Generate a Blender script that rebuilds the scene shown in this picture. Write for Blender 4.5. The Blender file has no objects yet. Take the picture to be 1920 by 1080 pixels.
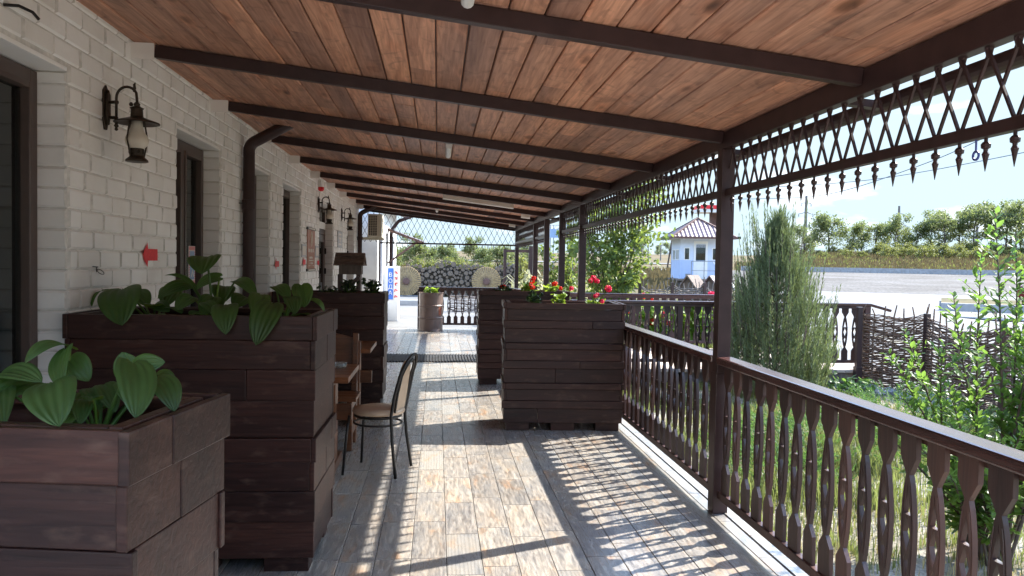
import bpy, bmesh, math, random
from math import sin, cos, pi, radians, sqrt, atan2, hypot
from mathutils import Vector, Matrix

random.seed(11)
scene = bpy.context.scene
COL = scene.collection
R_ = random.uniform

# ---------------------------------------------------------------- camera
cam_data = bpy.data.cameras.new("camera")
cam = bpy.data.objects.new("camera", cam_data)
COL.objects.link(cam)
scene.camera = cam
cam_data.sensor_width = 36.0
cam_data.lens = 36.0 * 1450.0 / 1920.0
cam_data.clip_start = 0.05
cam_data.clip_end = 5000
yaw, pitch, roll = radians(5.545), radians(1.839), radians(1.0)
F_ = Vector((sin(yaw) * cos(pitch), cos(yaw) * cos(pitch), -sin(pitch)))
R0 = Vector((cos(yaw), -sin(yaw), 0))
U0 = R0.cross(F_)
RR = R0 * cos(roll) + U0 * sin(roll)
UU = -R0 * sin(roll) + U0 * cos(roll)
mw = Matrix((RR, UU, -F_)).transposed().to_4x4()
mw.translation = Vector((0, 0, 1.57))
cam.matrix_world = mw

# ---------------------------------------------------------------- light
SUN = Vector((1.0, 0.424, 1.0)).normalized()
sl = bpy.data.lights.new("sun", 'SUN')
sl.energy = 2.0
sl.angle = radians(0.5)
sl.color = (1.0, 0.95, 0.86)
so = bpy.data.objects.new("sun", sl)
COL.objects.link(so)
so.rotation_euler = (-SUN).to_track_quat('-Z', 'Y').to_euler()
so.location = (20, 8, 20)

world = bpy.data.worlds.new("World")
scene.world = world
world.use_nodes = True
wn, wl = world.node_tree.nodes, world.node_tree.links
wn.clear()
wo = wn.new('ShaderNodeOutputWorld')
wb = wn.new('ShaderNodeBackground')
sky = wn.new('ShaderNodeTexSky')
sky.sky_type = 'NISHITA'
sky.sun_disc = False
sky.sun_elevation = math.asin(SUN.z)
sky.sun_rotation = atan2(SUN.x, SUN.y)
sky.altitude = 100
sky.air_density = 1.0
sky.dust_density = 0.6
sky.ozone_density = 1.6
wb.inputs['Strength'].default_value = 0.15
# a few small fair-weather clouds low in the sky
tc = wn.new('ShaderNodeTexCoord')
mp = wn.new('ShaderNodeMapping')
mp.inputs['Scale'].default_value = (5.0, 5.0, 17.0)
mp.inputs['Location'].default_value = (0.35, 0.2, 0.6)
nz = wn.new('ShaderNodeTexNoise')
nz.inputs['Scale'].default_value = 1.3
nz.inputs['Detail'].default_value = 6
rp = wn.new('ShaderNodeValToRGB')
rp.color_ramp.elements[0].position = 0.55
rp.color_ramp.elements[1].position = 0.72
mxw = wn.new('ShaderNodeMixRGB')
mxw.inputs['Color2'].default_value = (2.1, 2.1, 2.1, 1)
mul = wn.new('ShaderNodeMath'); mul.operation = 'MULTIPLY'; mul.inputs[1].default_value = 0.8
wl.new(tc.outputs['Generated'], mp.inputs['Vector'])
wl.new(mp.outputs[0], nz.inputs['Vector'])
wl.new(nz.outputs[0], rp.inputs[0])
wl.new(rp.outputs[0], mul.inputs[0])
wl.new(mul.outputs[0], mxw.inputs['Fac'])
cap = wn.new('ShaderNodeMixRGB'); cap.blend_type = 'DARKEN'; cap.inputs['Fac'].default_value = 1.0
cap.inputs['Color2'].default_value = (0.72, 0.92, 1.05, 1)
# sky brightness capped near the horizon; cap lifted higher up as added porch fill
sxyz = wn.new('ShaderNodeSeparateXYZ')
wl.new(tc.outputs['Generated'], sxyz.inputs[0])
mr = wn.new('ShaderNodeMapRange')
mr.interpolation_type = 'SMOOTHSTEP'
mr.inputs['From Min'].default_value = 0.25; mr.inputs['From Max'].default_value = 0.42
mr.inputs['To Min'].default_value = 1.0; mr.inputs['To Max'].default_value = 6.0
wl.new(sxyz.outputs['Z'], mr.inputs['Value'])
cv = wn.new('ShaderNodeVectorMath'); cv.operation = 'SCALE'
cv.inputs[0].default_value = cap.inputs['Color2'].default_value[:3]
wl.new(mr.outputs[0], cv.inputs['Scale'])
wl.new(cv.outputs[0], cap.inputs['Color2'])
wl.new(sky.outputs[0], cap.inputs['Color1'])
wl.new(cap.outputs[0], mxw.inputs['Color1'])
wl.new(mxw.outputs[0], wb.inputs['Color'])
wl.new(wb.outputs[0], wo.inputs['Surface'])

vs = scene.view_settings
vs.view_transform = 'Standard'
vs.look = 'None'
vs.exposure = 2.95
vs.gamma = 1.0
scene.cycles.max_bounces = 10
scene.cycles.diffuse_bounces = 8
scene.cycles.transparent_max_bounces = 16

# ---------------------------------------------------------------- materials
def mat_base(name):
    m = bpy.data.materials.new(name)
    m.use_nodes = True
    nt = m.node_tree
    b = nt.nodes['Principled BSDF']
    return m, nt.nodes, nt.links, b

def N(n, t, **kw):
    x = n.new(t)
    for k, v in kw.items():
        if k in x.inputs:
            x.inputs[k].default_value = v
        else:
            setattr(x, k, v)
    return x

def ramp(n, stops):
    r = n.new('ShaderNodeValToRGB')
    e = r.color_ramp.elements
    while len(e) < len(stops):
        e.new(0.5)
    for i, (p, c) in enumerate(stops):
        e[i].position = p
        e[i].color = (c[0], c[1], c[2], 1)
    return r

def coords(n, l, scale, rnd=True, rot=None):
    """object coordinates, shifted per face by the 'rnd' attribute, then scaled"""
    t = n.new('ShaderNodeTexCoord')
    src = t.outputs['Object']
    if rnd:
        a = n.new('ShaderNodeAttribute'); a.attribute_name = 'rnd'
        v = n.new('ShaderNodeVectorMath'); v.operation = 'SCALE'
        v.inputs[0].default_value = (37.1, 91.7, 53.3)
        l.new(a.outputs['Fac'], v.inputs['Scale'])
        s = n.new('ShaderNodeVectorMath'); s.operation = 'ADD'
        l.new(src, s.inputs[0]); l.new(v.outputs[0], s.inputs[1])
        src = s.outputs[0]
    m = n.new('ShaderNodeMapping')
    m.inputs['Scale'].default_value = scale
    if rot: m.inputs['Rotation'].default_value = rot
    l.new(src, m.inputs['Vector'])
    return m.outputs[0]

def bump(n, l, b, h, strength=0.3, dist=0.01):
    bp = N(n, 'ShaderNodeBump', Strength=strength, Distance=dist)
    l.new(h, bp.inputs['Height'])
    l.new(bp.outputs[0], b.inputs['Normal'])

def simple(name, c, rough=0.6, metal=0.0, var=0.25, scale=8.0, bmp=0.15, spec=0.5, stretch=(1, 1, 1)):
    m, n, l, b = mat_base(name)
    co = coords(n, l, stretch)
    t = N(n, 'ShaderNodeTexNoise', Scale=scale, Detail=5.0)
    l.new(co, t.inputs['Vector'])
    r = ramp(n, [(0.3, [x * (1 - var) for x in c]), (0.7, [min(1, x * (1 + var)) for x in c])])
    l.new(t.outputs[0], r.inputs[0])
    l.new(r.outputs[0], b.inputs['Base Color'])
    b.inputs['Roughness'].default_value = rough
    b.inputs['Metallic'].default_value = metal
    b.inputs['Specular IOR Level'].default_value = spec
    if bmp: bump(n, l, b, t.outputs[0], bmp, 0.01)
    return m

def wood(name, dark, light, grain=(60, 60, 3), knots=False, rough=0.5, spec=0.4, bmp=0.25, scuff=None, kscale=(7, 2.2, 7)):
    m, n, l, b = mat_base(name)
    co = coords(n, l, grain)
    t = N(n, 'ShaderNodeTexNoise', Scale=1.0, Detail=6.0, Distortion=0.6)
    l.new(co, t.inputs['Vector'])
    r = ramp(n, [(0.28, dark), (0.72, light)])
    l.new(t.outputs[0], r.inputs[0])
    col = r.outputs[0]
    # slow stain variation
    t2 = N(n, 'ShaderNodeTexNoise', Scale=0.09, Detail=3.0)
    l.new(co, t2.inputs['Vector'])
    r2 = ramp(n, [(0.3, (0.55, 0.55, 0.6)), (0.65, (1.15, 1.1, 1.05))])
    l.new(t2.outputs[0], r2.inputs[0])
    mx = N(n, 'ShaderNodeMixRGB', blend_type='MULTIPLY', Fac=1.0)
    l.new(col, mx.inputs['Color1']); l.new(r2.outputs[0], mx.inputs['Color2'])
    col = mx.outputs[0]
    # per piece brightness
    a = n.new('ShaderNodeAttribute'); a.attribute_name = 'rnd'
    w = n.new('ShaderNodeTexWhiteNoise'); w.noise_dimensions = '1D'
    l.new(a.outputs['Fac'], w.inputs['W'])
    r3 = ramp(n, [(0.0, (0.68, 0.68, 0.72)), (0.5, (1, 0.98, 0.96)), (1.0, (1.3, 1.22, 1.12))])
    l.new(w.outputs[0], r3.inputs[0])
    mx2 = N(n, 'ShaderNodeMixRGB', blend_type='MULTIPLY', Fac=0.85)
    l.new(col, mx2.inputs['Color1']); l.new(r3.outputs[0], mx2.inputs['Color2'])
    col = mx2.outputs[0]
    if knots:
        ck = coords(n, l, kscale)
        td = N(n, 'ShaderNodeTexNoise', Scale=1.5, Detail=2.0)
        l.new(ck, td.inputs['Vector'])
        ad = n.new('ShaderNodeMixRGB'); ad.inputs['Fac'].default_value = 0.18
        l.new(ck, ad.inputs['Color1']); l.new(td.outputs['Color'], ad.inputs['Color2'])
        v = N(n, 'ShaderNodeTexVoronoi', Scale=1.0, Randomness=1.0)
        l.new(ad.outputs[0], v.inputs['Vector'])
        rk = ramp(n, [(0.05, (0.16, 0.11, 0.09)), (0.12, (0.5, 0.4, 0.34)), (0.2, (1.12, 1.02, 0.95)), (0.34, (1, 1, 1))])
        l.new(v.outputs['Distance'], rk.inputs[0])
        mk = N(n, 'ShaderNodeMixRGB', blend_type='MULTIPLY', Fac=0.9)
        l.new(col, mk.inputs['Color1']); l.new(rk.outputs[0], mk.inputs['Color2'])
        col = mk.outputs[0]
        # cross-grain dark smears
        cs = coords(n, l, (7, 5, 7))
        ts = N(n, 'ShaderNodeTexNoise', Scale=1.0, Detail=3.0, Distortion=1.8)
        l.new(cs, ts.inputs['Vector'])
        rs = ramp(n, [(0.33, (0.42, 0.40, 0.42)), (0.45, (1, 1, 1))])
        l.new(ts.outputs[0], rs.inputs[0])
        ms = N(n, 'ShaderNodeMixRGB', blend_type='MULTIPLY', Fac=0.45)
        l.new(col, ms.inputs['Color1']); l.new(rs.outputs[0], ms.inputs['Color2'])
        col = ms.outputs[0]
    if scuff:
        c2 = coords(n, l, (9, 9, 22))
        t3 = N(n, 'ShaderNodeTexNoise', Scale=1.0, Detail=8.0)
        l.new(c2, t3.inputs['Vector'])
        rr = ramp(n, [(0.56, (0, 0, 0)), (0.76, (1, 1, 1))])
        l.new(t3.outputs[0], rr.inputs[0])
        m3 = N(n, 'ShaderNodeMixRGB')
        m3.inputs['Color2'].default_value = (*scuff, 1)
        mu = N(n, 'ShaderNodeMath', operation='MULTIPLY'); mu.inputs[1].default_value = 0.55
        l.new(rr.outputs[0], mu.inputs[0]); l.new(mu.outputs[0], m3.inputs['Fac'])
        l.new(col, m3.inputs['Color1'])
        col = m3.outputs[0]
    l.new(col, b.inputs['Base Color'])
    b.inputs['Roughness'].default_value = rough
    b.inputs['Specular IOR Level'].default_value = spec
    if bmp: bump(n, l, b, t.outputs[0], bmp, 0.006)
    return m

def leafmat(name, c, tc_, rough=0.45, trans=0.35, var=0.35, spec=0.4):
    m, n, l, b = mat_base(name)
    a = n.new('ShaderNodeAttribute'); a.attribute_name = 'rnd'
    r = ramp(n, [(0.0, [x * (1 - var) for x in c]), (0.6, c), (1.0, [c[0] * (1 + 2.2 * var), c[1] * (1 + 1.3 * var), c[2] * (1 + .3 * var)])])
    l.new(a.outputs['Fac'], r.inputs[0])
    co = coords(n, l, (1, 1, 1), rnd=False)
    t = N(n, 'ShaderNodeTexNoise', Scale=14.0, Detail=3.0)
    l.new(co, t.inputs['Vector'])
    rv = ramp(n, [(0.3, (0.75, 0.78, 0.7)), (0.7, (1.15, 1.12, 1.1))])
    l.new(t.outputs[0], rv.inputs[0])
    mx = N(n, 'ShaderNodeMixRGB', blend_type='MULTIPLY', Fac=1.0)
    l.new(r.outputs[0], mx.inputs['Color1']); l.new(rv.outputs[0], mx.inputs['Color2'])
    l.new(mx.outputs[0], b.inputs['Base Color'])
    b.inputs['Roughness'].default_value = rough
    b.inputs['Specular IOR Level'].default_value = spec
    tr = n.new('ShaderNodeBsdfTranslucent')
    tr.inputs['Color'].default_value = (*tc_, 1)
    ms = n.new('ShaderNodeMixShader'); ms.inputs[0].default_value = trans
    out = n['Material Output']
    l.new(b.outputs[0], ms.inputs[1]); l.new(tr.outputs[0], ms.inputs[2])
    l.new(ms.outputs[0], out.inputs['Surface'])
    return m

def brick_paint():
    m, n, l, b = mat_base('white_brick_paint')
    co = coords(n, l, (1, 1, 1))
    t = N(n, 'ShaderNodeTexNoise', Scale=38.0, Detail=6.0)
    l.new(co, t.inputs['Vector'])
    co2 = coords(n, l, (1, 1, 1), rnd=False)
    t2 = N(n, 'ShaderNodeTexNoise', Scale=2.2, Detail=5.0)
    l.new(co2, t2.inputs['Vector'])
    r = ramp(n, [(0.3, (0.77, 0.745, 0.715)), (0.5, (0.86, 0.85, 0.83)), (0.8, (0.90, 0.895, 0.885))])
    l.new(t2.outputs[0], r.inputs[0])
    a = n.new('ShaderNodeAttribute'); a.attribute_name = 'rnd'
    r3 = ramp(n, [(0.0, (0.93, 0.92, 0.9)), (1.0, (1.03, 1.03, 1.03))])
    l.new(a.outputs['Fac'], r3.inputs[0])
    mx = N(n, 'ShaderNodeMixRGB', blend_type='MULTIPLY', Fac=1.0)
    l.new(r.outputs[0], mx.inputs['Color1']); l.new(r3.outputs[0], mx.inputs['Color2'])
    l.new(mx.outputs[0], b.inputs['Base Color'])
    b.inputs['Roughness'].default_value = 0.55
    b.inputs['Specular IOR Level'].default_value = 0.35
    bump(n, l, b, t.outputs[0], 0.22, 0.008)
    return m

def tile_mat():
    m, n, l, b = mat_base('wood_look_tile')
    co = coords(n, l, (62, 7, 1))
    t = N(n, 'ShaderNodeTexNoise', Scale=1.0, Detail=8.0, Roughness=0.62, Distortion=0.7)
    l.new(co, t.inputs['Vector'])
    r = ramp(n, [(0.30, (0.115, 0.105, 0.10)), (0.44, (0.21, 0.195, 0.18)), (0.56, (0.31, 0.285, 0.255)), (0.72, (0.40, 0.375, 0.34))])
    l.new(t.outputs[0], r.inputs[0])
    # cathedral grain on some tiles
    cw = coords(n, l, (16, 1.5, 1))
    wv = N(n, 'ShaderNodeTexWave', Scale=1.0, Distortion=5.0, Detail=2.0)
    wv.inputs['Detail Scale'].default_value = 0.7
    wv.wave_type = 'BANDS'; wv.bands_direction = 'X'
    l.new(cw, wv.inputs['Vector'])
    rw = ramp(n, [(0.05, (0.235, 0.23, 0.215)), (0.35, (0.29, 0.28, 0.262)), (0.9, (0.325, 0.315, 0.295))])
    l.new(wv.outputs[0], rw.inputs[0])
    a = n.new('ShaderNodeAttribute'); a.attribute_name = 'rnd'
    w = n.new('ShaderNodeTexWhiteNoise'); w.noise_dimensions = '1D'
    l.new(a.outputs['Fac'], w.inputs['W'])
    rsel = ramp(n, [(0.82, (0, 0, 0)), (0.84, (0.75, 0.75, 0.75))])
    l.new(w.outputs[0], rsel.inputs[0])
    mx = N(n, 'ShaderNodeMixRGB')
    l.new(rsel.outputs[0], mx.inputs['Fac']); l.new(r.outputs[0], mx.inputs['Color1']); l.new(rw.outputs[0], mx.inputs['Color2'])
    # rusty / slate patches
    cp = coords(n, l, (9, 3.2, 1))
    tp = N(n, 'ShaderNodeTexNoise', Scale=1.0, Detail=5.0, Distortion=0.5)
    l.new(cp, tp.inputs['Vector'])
    rp_ = ramp(n, [(0.30, (0.70, 0.74, 0.80)), (0.46, (1, 1, 1)), (0.60, (1.02, 0.97, 0.91)), (0.72, (1.16, 0.86, 0.66))])
    l.new(tp.outputs[0], rp_.inputs[0])
    m2 = N(n, 'ShaderNodeMixRGB', blend_type='MULTIPLY', Fac=1.0)
    l.new(mx.outputs[0], m2.inputs['Color1']); l.new(rp_.outputs[0], m2.inputs['Color2'])
    ad = N(n, 'ShaderNodeMath', operation='ADD'); ad.inputs[1].default_value = 3.7
    l.new(a.outputs['Fac'], ad.inputs[0])
    w2 = n.new('ShaderNodeTexWhiteNoise'); w2.noise_dimensions = '1D'
    l.new(ad.outputs[0], w2.inputs['W'])
    rb = ramp(n, [(0.0, (0.86, 0.86, 0.87)), (0.5, (1.0, 0.98, 0.97)), (1.0, (1.15, 1.13, 1.1))])
    l.new(w2.outputs[0], rb.inputs[0])
    m3 = N(n, 'ShaderNodeMixRGB', blend_type='MULTIPLY', Fac=1.0)
    l.new(m2.outputs[0], m3.inputs['Color1']); l.new(rb.outputs[0], m3.inputs['Color2'])
    l.new(m3.outputs[0], b.inputs['Base Color'])
    rr = ramp(n, [(0.3, (0.34, 0.34, 0.34)), (0.7, (0.22, 0.22, 0.22))])
    l.new(t.outputs[0], rr.inputs[0])
    l.new(rr.outputs[0], b.inputs['Roughness'])
    bump(n, l, b, t.outputs[0], 0.12, 0.003)
    return m

def ground_mat(name, stops, scale=0.5, fine=60.0, fine_amt=0.35, rough=0.9, bmp=0.4):
    m, n, l, b = mat_base(name)
    co = coords(n, l, (1, 1, 1), rnd=False)
    t = N(n, 'ShaderNodeTexNoise', Scale=scale, Detail=7.0, Roughness=0.6)
    l.new(co, t.inputs['Vector'])
    r = ramp(n, stops)
    l.new(t.outputs[0], r.inputs[0])
    t2 = N(n, 'ShaderNodeTexNoise', Scale=fine, Detail=4.0)
    l.new(co, t2.inputs['Vector'])
    r2 = ramp(n, [(0.3, (1 - fine_amt,) * 3), (0.7, (1 + fine_amt * .7,) * 3)])
    l.new(t2.outputs[0], r2.inputs[0])
    mx = N(n, 'ShaderNodeMixRGB', blend_type='MULTIPLY', Fac=1.0)
    l.new(r.outputs[0], mx.inputs['Color1']); l.new(r2.outputs[0], mx.inputs['Color2'])
    l.new(mx.outputs[0], b.inputs['Base Color'])
    b.inputs['Roughness'].default_value = rough
    b.inputs['Specular IOR Level'].default_value = 0.15
    bump(n, l, b, t2.outputs[0], bmp, 0.02)
    return m

def pane_mat(name, tint=(0.02, 0.025, 0.025), refl=0.9):
    m, n, l, b = mat_base(name)
    gl = N(n, 'ShaderNodeBsdfGlossy', Roughness=0.015)
    gl.inputs['Color'].default_value = (0.9, 0.95, 0.95, 1)
    tr = n.new('ShaderNodeBsdfTransparent'); tr.inputs['Color'].default_value = (0.62, 0.66, 0.66, 1)
    fr = N(n, 'ShaderNodeFresnel', IOR=1.65)
    ms = n.new('ShaderNodeMixShader')
    l.new(fr.outputs[0], ms.inputs[0]); l.new(tr.outputs[0], ms.inputs[1]); l.new(gl.outputs[0], ms.inputs[2])
    l.new(ms.outputs[0], n['Material Output'].inputs['Surface'])
    return m

def pavers_mat():
    m, n, l, b = mat_base('concrete_pavers')
    co = coords(n, l, (1, 1, 1), rnd=False, rot=(0, 0, 0.35))
    bt = N(n, 'ShaderNodeTexBrick', Scale=1.0)
    bt.inputs['Brick Width'].default_value = 0.6; bt.inputs['Row Height'].default_value = 0.4
    bt.inputs['Mortar Size'].default_value = 0.012
    bt.inputs['Color1'].default_value = (0.15, 0.145, 0.138, 1); bt.inputs['Color2'].default_value = (0.13, 0.127, 0.123, 1)
    bt.inputs['Mortar'].default_value = (0.2, 0.19, 0.17, 1)
    l.new(co, bt.inputs['Vector'])
    t = N(n, 'ShaderNodeTexNoise', Scale=0.8, Detail=6.0); l.new(co, t.inputs['Vector'])
    r = ramp(n, [(0.3, (0.8, 0.8, 0.8)), (0.7, (1.1, 1.1, 1.1))]); l.new(t.outputs[0], r.inputs[0])
    mx = N(n, 'ShaderNodeMixRGB', blend_type='MULTIPLY', Fac=1.0)
    l.new(bt.outputs[0], mx.inputs['Color1']); l.new(r.outputs[0], mx.inputs['Color2'])
    l.new(mx.outputs[0], b.inputs['Base Color'])
    b.inputs['Roughness'].default_value = 0.85
    return m

M = {}
M['brick'] = brick_paint()
M['joint'] = simple('painted_mortar_joint', (0.62, 0.60, 0.565), 0.8, 0, 0.2, 20, 0.2)
M['tile'] = tile_mat()
M['grout'] = simple('tile_grout', (0.05, 0.047, 0.045), 0.9)
M['ceiling'] = wood('stained_ceiling_boards', (0.36, 0.178, 0.118), (0.68, 0.385, 0.265), grain=(55, 3.2, 55), knots=True, rough=0.5, spec=0.3)
M['steel'] = simple('brown_painted_steel', (0.040, 0.021, 0.020), 0.42, 0, 0.2, 12, 0.04, 0.3)
M['rail'] = wood('brown_painted_rail_wood', (0.045, 0.022, 0.020), (0.085, 0.042, 0.036), grain=(70, 70, 5), rough=0.42, spec=0.5, bmp=0.15)
M['railY'] = wood('brown_gloss_handrail_wood', (0.045, 0.019, 0.018), (0.075, 0.034, 0.030), grain=(70, 4, 70), rough=0.24, spec=0.7, bmp=0.08)
M['planter'] = wood('dark_brown_planter_boards', (0.027, 0.0105, 0.0085), (0.062, 0.026, 0.020), grain=(4, 60, 60), rough=0.42, spec=0.32, bmp=0.3, scuff=(0.13, 0.075, 0.055))
M['table'] = wood('varnished_orange_brown_wood', (0.095, 0.034, 0.014), (0.21, 0.085, 0.036), grain=(6, 40, 40), rough=0.33, spec=0.5, bmp=0.1)
M['soil'] = simple('potting_soil', (0.03, 0.022, 0.016), 0.95, 0, 0.5, 40, 0.6)
M['black'] = simple('blackened_metal', (0.018, 0.016, 0.015), 0.4, 0.3, 0.2, 10, 0.03)
M['bronze'] = simple('aged_bronze_metal', (0.045, 0.032, 0.022), 0.45, 0.6, 0.4, 30, 0.1)
M['frost'] = simple('frosted_lamp_glass', (0.58, 0.52, 0.43), 0.35, 0, 0.05, 6, 0)
M['frame'] = simple('brown_window_frame', (0.075, 0.05, 0.042), 0.4, 0, 0.12, 10, 0.03)
M['pane'] = pane_mat('window_pane_glass')
M['room'] = simple('dim_room_interior', (0.10, 0.085, 0.07), 0.9)
M['vinyl'] = simple('beige_vinyl', (0.50, 0.36, 0.25), 0.42, 0, 0.06, 20, 0.04)
M['white'] = simple('white_plastic', (0.78, 0.77, 0.74), 0.4, 0, 0.04, 6, 0.02)
M['render'] = simple('white_wall_render', (0.78, 0.78, 0.77), 0.8, 0, 0.06, 5, 0.15)
M['cream'] = simple('cream_metal_casing', (0.56, 0.52, 0.42), 0.5, 0, 0.08, 5, 0.02)
M['red'] = simple('red_spray_paint', (0.72, 0.035, 0.045), 0.6, 0, 0.12, 40, 0.05)
M['redp'] = simple('red_plastic', (0.75, 0.02, 0.03), 0.35, 0, 0.05)
M['signbrown'] = simple('terracotta_sign_face', (0.36, 0.15, 0.09), 0.5, 0, 0.12)
M['signpale'] = simple('pale_sign_print', (0.66, 0.60, 0.52), 0.5, 0, 0.05)
M['signgrey'] = simple('grey_sign_face', (0.42, 0.42, 0.45), 0.5, 0, 0.1)
M['blue'] = simple('blue_sign_vinyl', (0.05, 0.16, 0.55), 0.45, 0, 0.06)
M['paleblue'] = simple('pale_blue_board', (0.30, 0.42, 0.60), 0.6, 0, 0.08)
M['barrel'] = simple('brown_painted_barrel', (0.17, 0.12, 0.105), 0.4, 0.1, 0.12, 9, 0.05)
M['rust'] = simple('rust_patch', (0.28, 0.08, 0.04), 0.8, 0, 0.3, 20)
M['rubber'] = simple('black_rubber_mat', (0.03, 0.03, 0.032), 0.7)
M['deck'] = wood('weathered_deck_planks', (0.30, 0.25, 0.21), (0.50, 0.43, 0.36), grain=(3, 30, 30), rough=0.8, spec=0.2)
M['wicker'] = simple('woven_willow_rods', (0.135, 0.075, 0.045), 0.75, 0, 0.5, 30, 0.2)
M['wickergrey'] = simple('weathered_willow_rods', (0.20, 0.165, 0.145), 0.8, 0, 0.4, 30, 0.2)
M['bark'] = simple('tree_bark', (0.09, 0.065, 0.048), 0.9, 0, 0.4, 20, 0.5)
M['core'] = simple('clay_chinking', (0.27, 0.235, 0.19), 0.95, 0, 0.3, 6, 0.3)
M['log'] = simple('grey_log_bark', (0.10, 0.088, 0.078), 0.9, 0, 0.4, 8, 0.4)
M['logend'] = simple('grey_log_end_grain', (0.165, 0.125, 0.09), 0.9, 0, 0.35, 6, 0.3)
M['straw'] = simple('dry_straw', (0.34, 0.235, 0.105), 0.85, 0, 0.3, 14, 0.3)
M['hub'] = simple('dark_brown_hub', (0.13, 0.07, 0.055), 0.8)
M['stone'] = simple('grey_garden_stone', (0.20, 0.20, 0.21), 0.85, 0, 0.35, 6, 0.4)
M['kerb'] = simple('concrete_kerb_stone', (0.33, 0.33, 0.33), 0.85, 0, 0.2, 4, 0.2)
M['siding'] = simple('pale_blue_white_siding', (0.60, 0.66, 0.76), 0.6, 0, 0.05, 3, 0.03)
M['sidingblue'] = simple('light_blue_siding', (0.46, 0.55, 0.74), 0.6, 0, 0.05, 3, 0.03)
M['roofmetal'] = simple('brown_corrugated_roof_sheet', (0.13, 0.082, 0.082), 0.42, 0.1, 0.15, 5, 0.03)
M['greywood'] = wood('grey_old_boards', (0.14, 0.115, 0.10), (0.25, 0.21, 0.18), grain=(20, 20, 3), rough=0.85, spec=0.2)
M['steelgrey'] = simple('grey_galvanised_steel', (0.26, 0.27, 0.29), 0.5, 0.3, 0.15)
M['concrete'] = simple('pole_concrete', (0.16, 0.145, 0.135), 0.85, 0, 0.15)
M['cable'] = simple('dark_cable', (0.12, 0.14, 0.16), 0.6)
M['hosta'] = leafmat('hosta_leaf', (0.060, 0.130, 0.036), (0.17, 0.36, 0.03), rough=0.46, trans=0.32, spec=0.5)
M['stem'] = leafmat('green_stem', (0.10, 0.20, 0.04), (0.2, 0.3, 0.05), trans=0.2)
M['geran'] = leafmat('geranium_leaf', (0.11, 0.20, 0.03), (0.40, 0.55, 0.06), trans=0.4)
M['darkleaf'] = leafmat('dark_plant_leaf', (0.025, 0.05, 0.03), (0.04, 0.09, 0.03), trans=0.2)
M['petalred'] = leafmat('scarlet_petal', (0.62, 0.02, 0.012), (0.8, 0.04, 0.01), trans=0.4, var=0.2)
M['petalpink'] = leafmat('crimson_petal', (0.62, 0.012, 0.07), (0.8, 0.03, 0.12), trans=0.4, var=0.2)
M['juniper'] = leafmat('juniper_needles', (0.155, 0.185, 0.095), (0.23, 0.29, 0.10), rough=0.6, trans=0.25, var=0.4, spec=0.2)
M['shrub'] = leafmat('shrub_leaf', (0.075, 0.15, 0.035), (0.22, 0.37, 0.06), rough=0.42, trans=0.42, var=0.35)
M['poplar'] = leafmat('poplar_leaf', (0.085, 0.135, 0.04), (0.27, 0.34, 0.06), rough=0.45, trans=0.42, var=0.45)
M['acacia'] = leafmat('acacia_leaf', (0.105, 0.13, 0.055), (0.27, 0.32, 0.10), rough=0.55, trans=0.38, var=0.5)
M['bush'] = leafmat('yellow_green_bush_leaf', (0.12, 0.135, 0.045), (0.28, 0.30, 0.07), rough=0.55, trans=0.38, var=0.5)
M['corn'] = leafmat('dry_corn_leaf', (0.26, 0.25, 0.14), (0.42, 0.42, 0.2), rough=0.6, trans=0.35, var=0.4)
M['grass'] = leafmat('grass_blade', (0.11, 0.13, 0.045), (0.22, 0.255, 0.07), rough=0.55, trans=0.42, var=0.5)
M['drygrass'] = leafmat('dry_grass_blade', (0.40, 0.33, 0.16), (0.5, 0.42, 0.2), rough=0.7, trans=0.3, var=0.3)
M['field'] = ground_mat('steppe_field_ground', [(0.3, (0.07, 0.068, 0.03)), (0.5, (0.115, 0.088, 0.042)), (0.7, (0.155, 0.105, 0.055))], 0.06, 3.0, 0.35)
M['garden'] = ground_mat('sandy_garden_soil', [(0.35, (0.11, 0.096, 0.06)), (0.5, (0.25, 0.225, 0.18)), (0.7, (0.34, 0.31, 0.265))], 1.6, 45, 0.4)
M['gravel'] = ground_mat('gravel_lot_surface', [(0.3, (0.075, 0.064, 0.055)), (0.5, (0.112, 0.10, 0.089)), (0.7, (0.15, 0.139, 0.128))], 0.16, 5.0, 0.5)
M['pavers'] = pavers_mat()
M['asphalt'] = ground_mat('old_pale_asphalt', [(0.3, (0.14, 0.137, 0.133)), (0.7, (0.20, 0.196, 0.192))], 0.3, 30, 0.2)
M['carred'] = simple('maroon_car_paint', (0.16, 0.012, 0.018), 0.25, 0.2, 0.05, 3, 0)
M['carglass'] = simple('car_window_glass', (0.30, 0.34, 0.37), 0.08, 0, 0.05, 3, 0)
M['puddle'] = simple('puddle_water', (0.10, 0.13, 0.17), 0.06, 0, 0.1, 2, 0)
M['glass'] = simple('clear_ashtray_glass', (0.80, 0.88, 0.92), 0.05, 0, 0.03, 5, 0)
M['glass'].node_tree.nodes['Principled BSDF'].inputs['Transmission Weight'].default_value = 0.8
M['navy'] = simple('blue_painted_hook', (0.04, 0.06, 0.28), 0.4)

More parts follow.
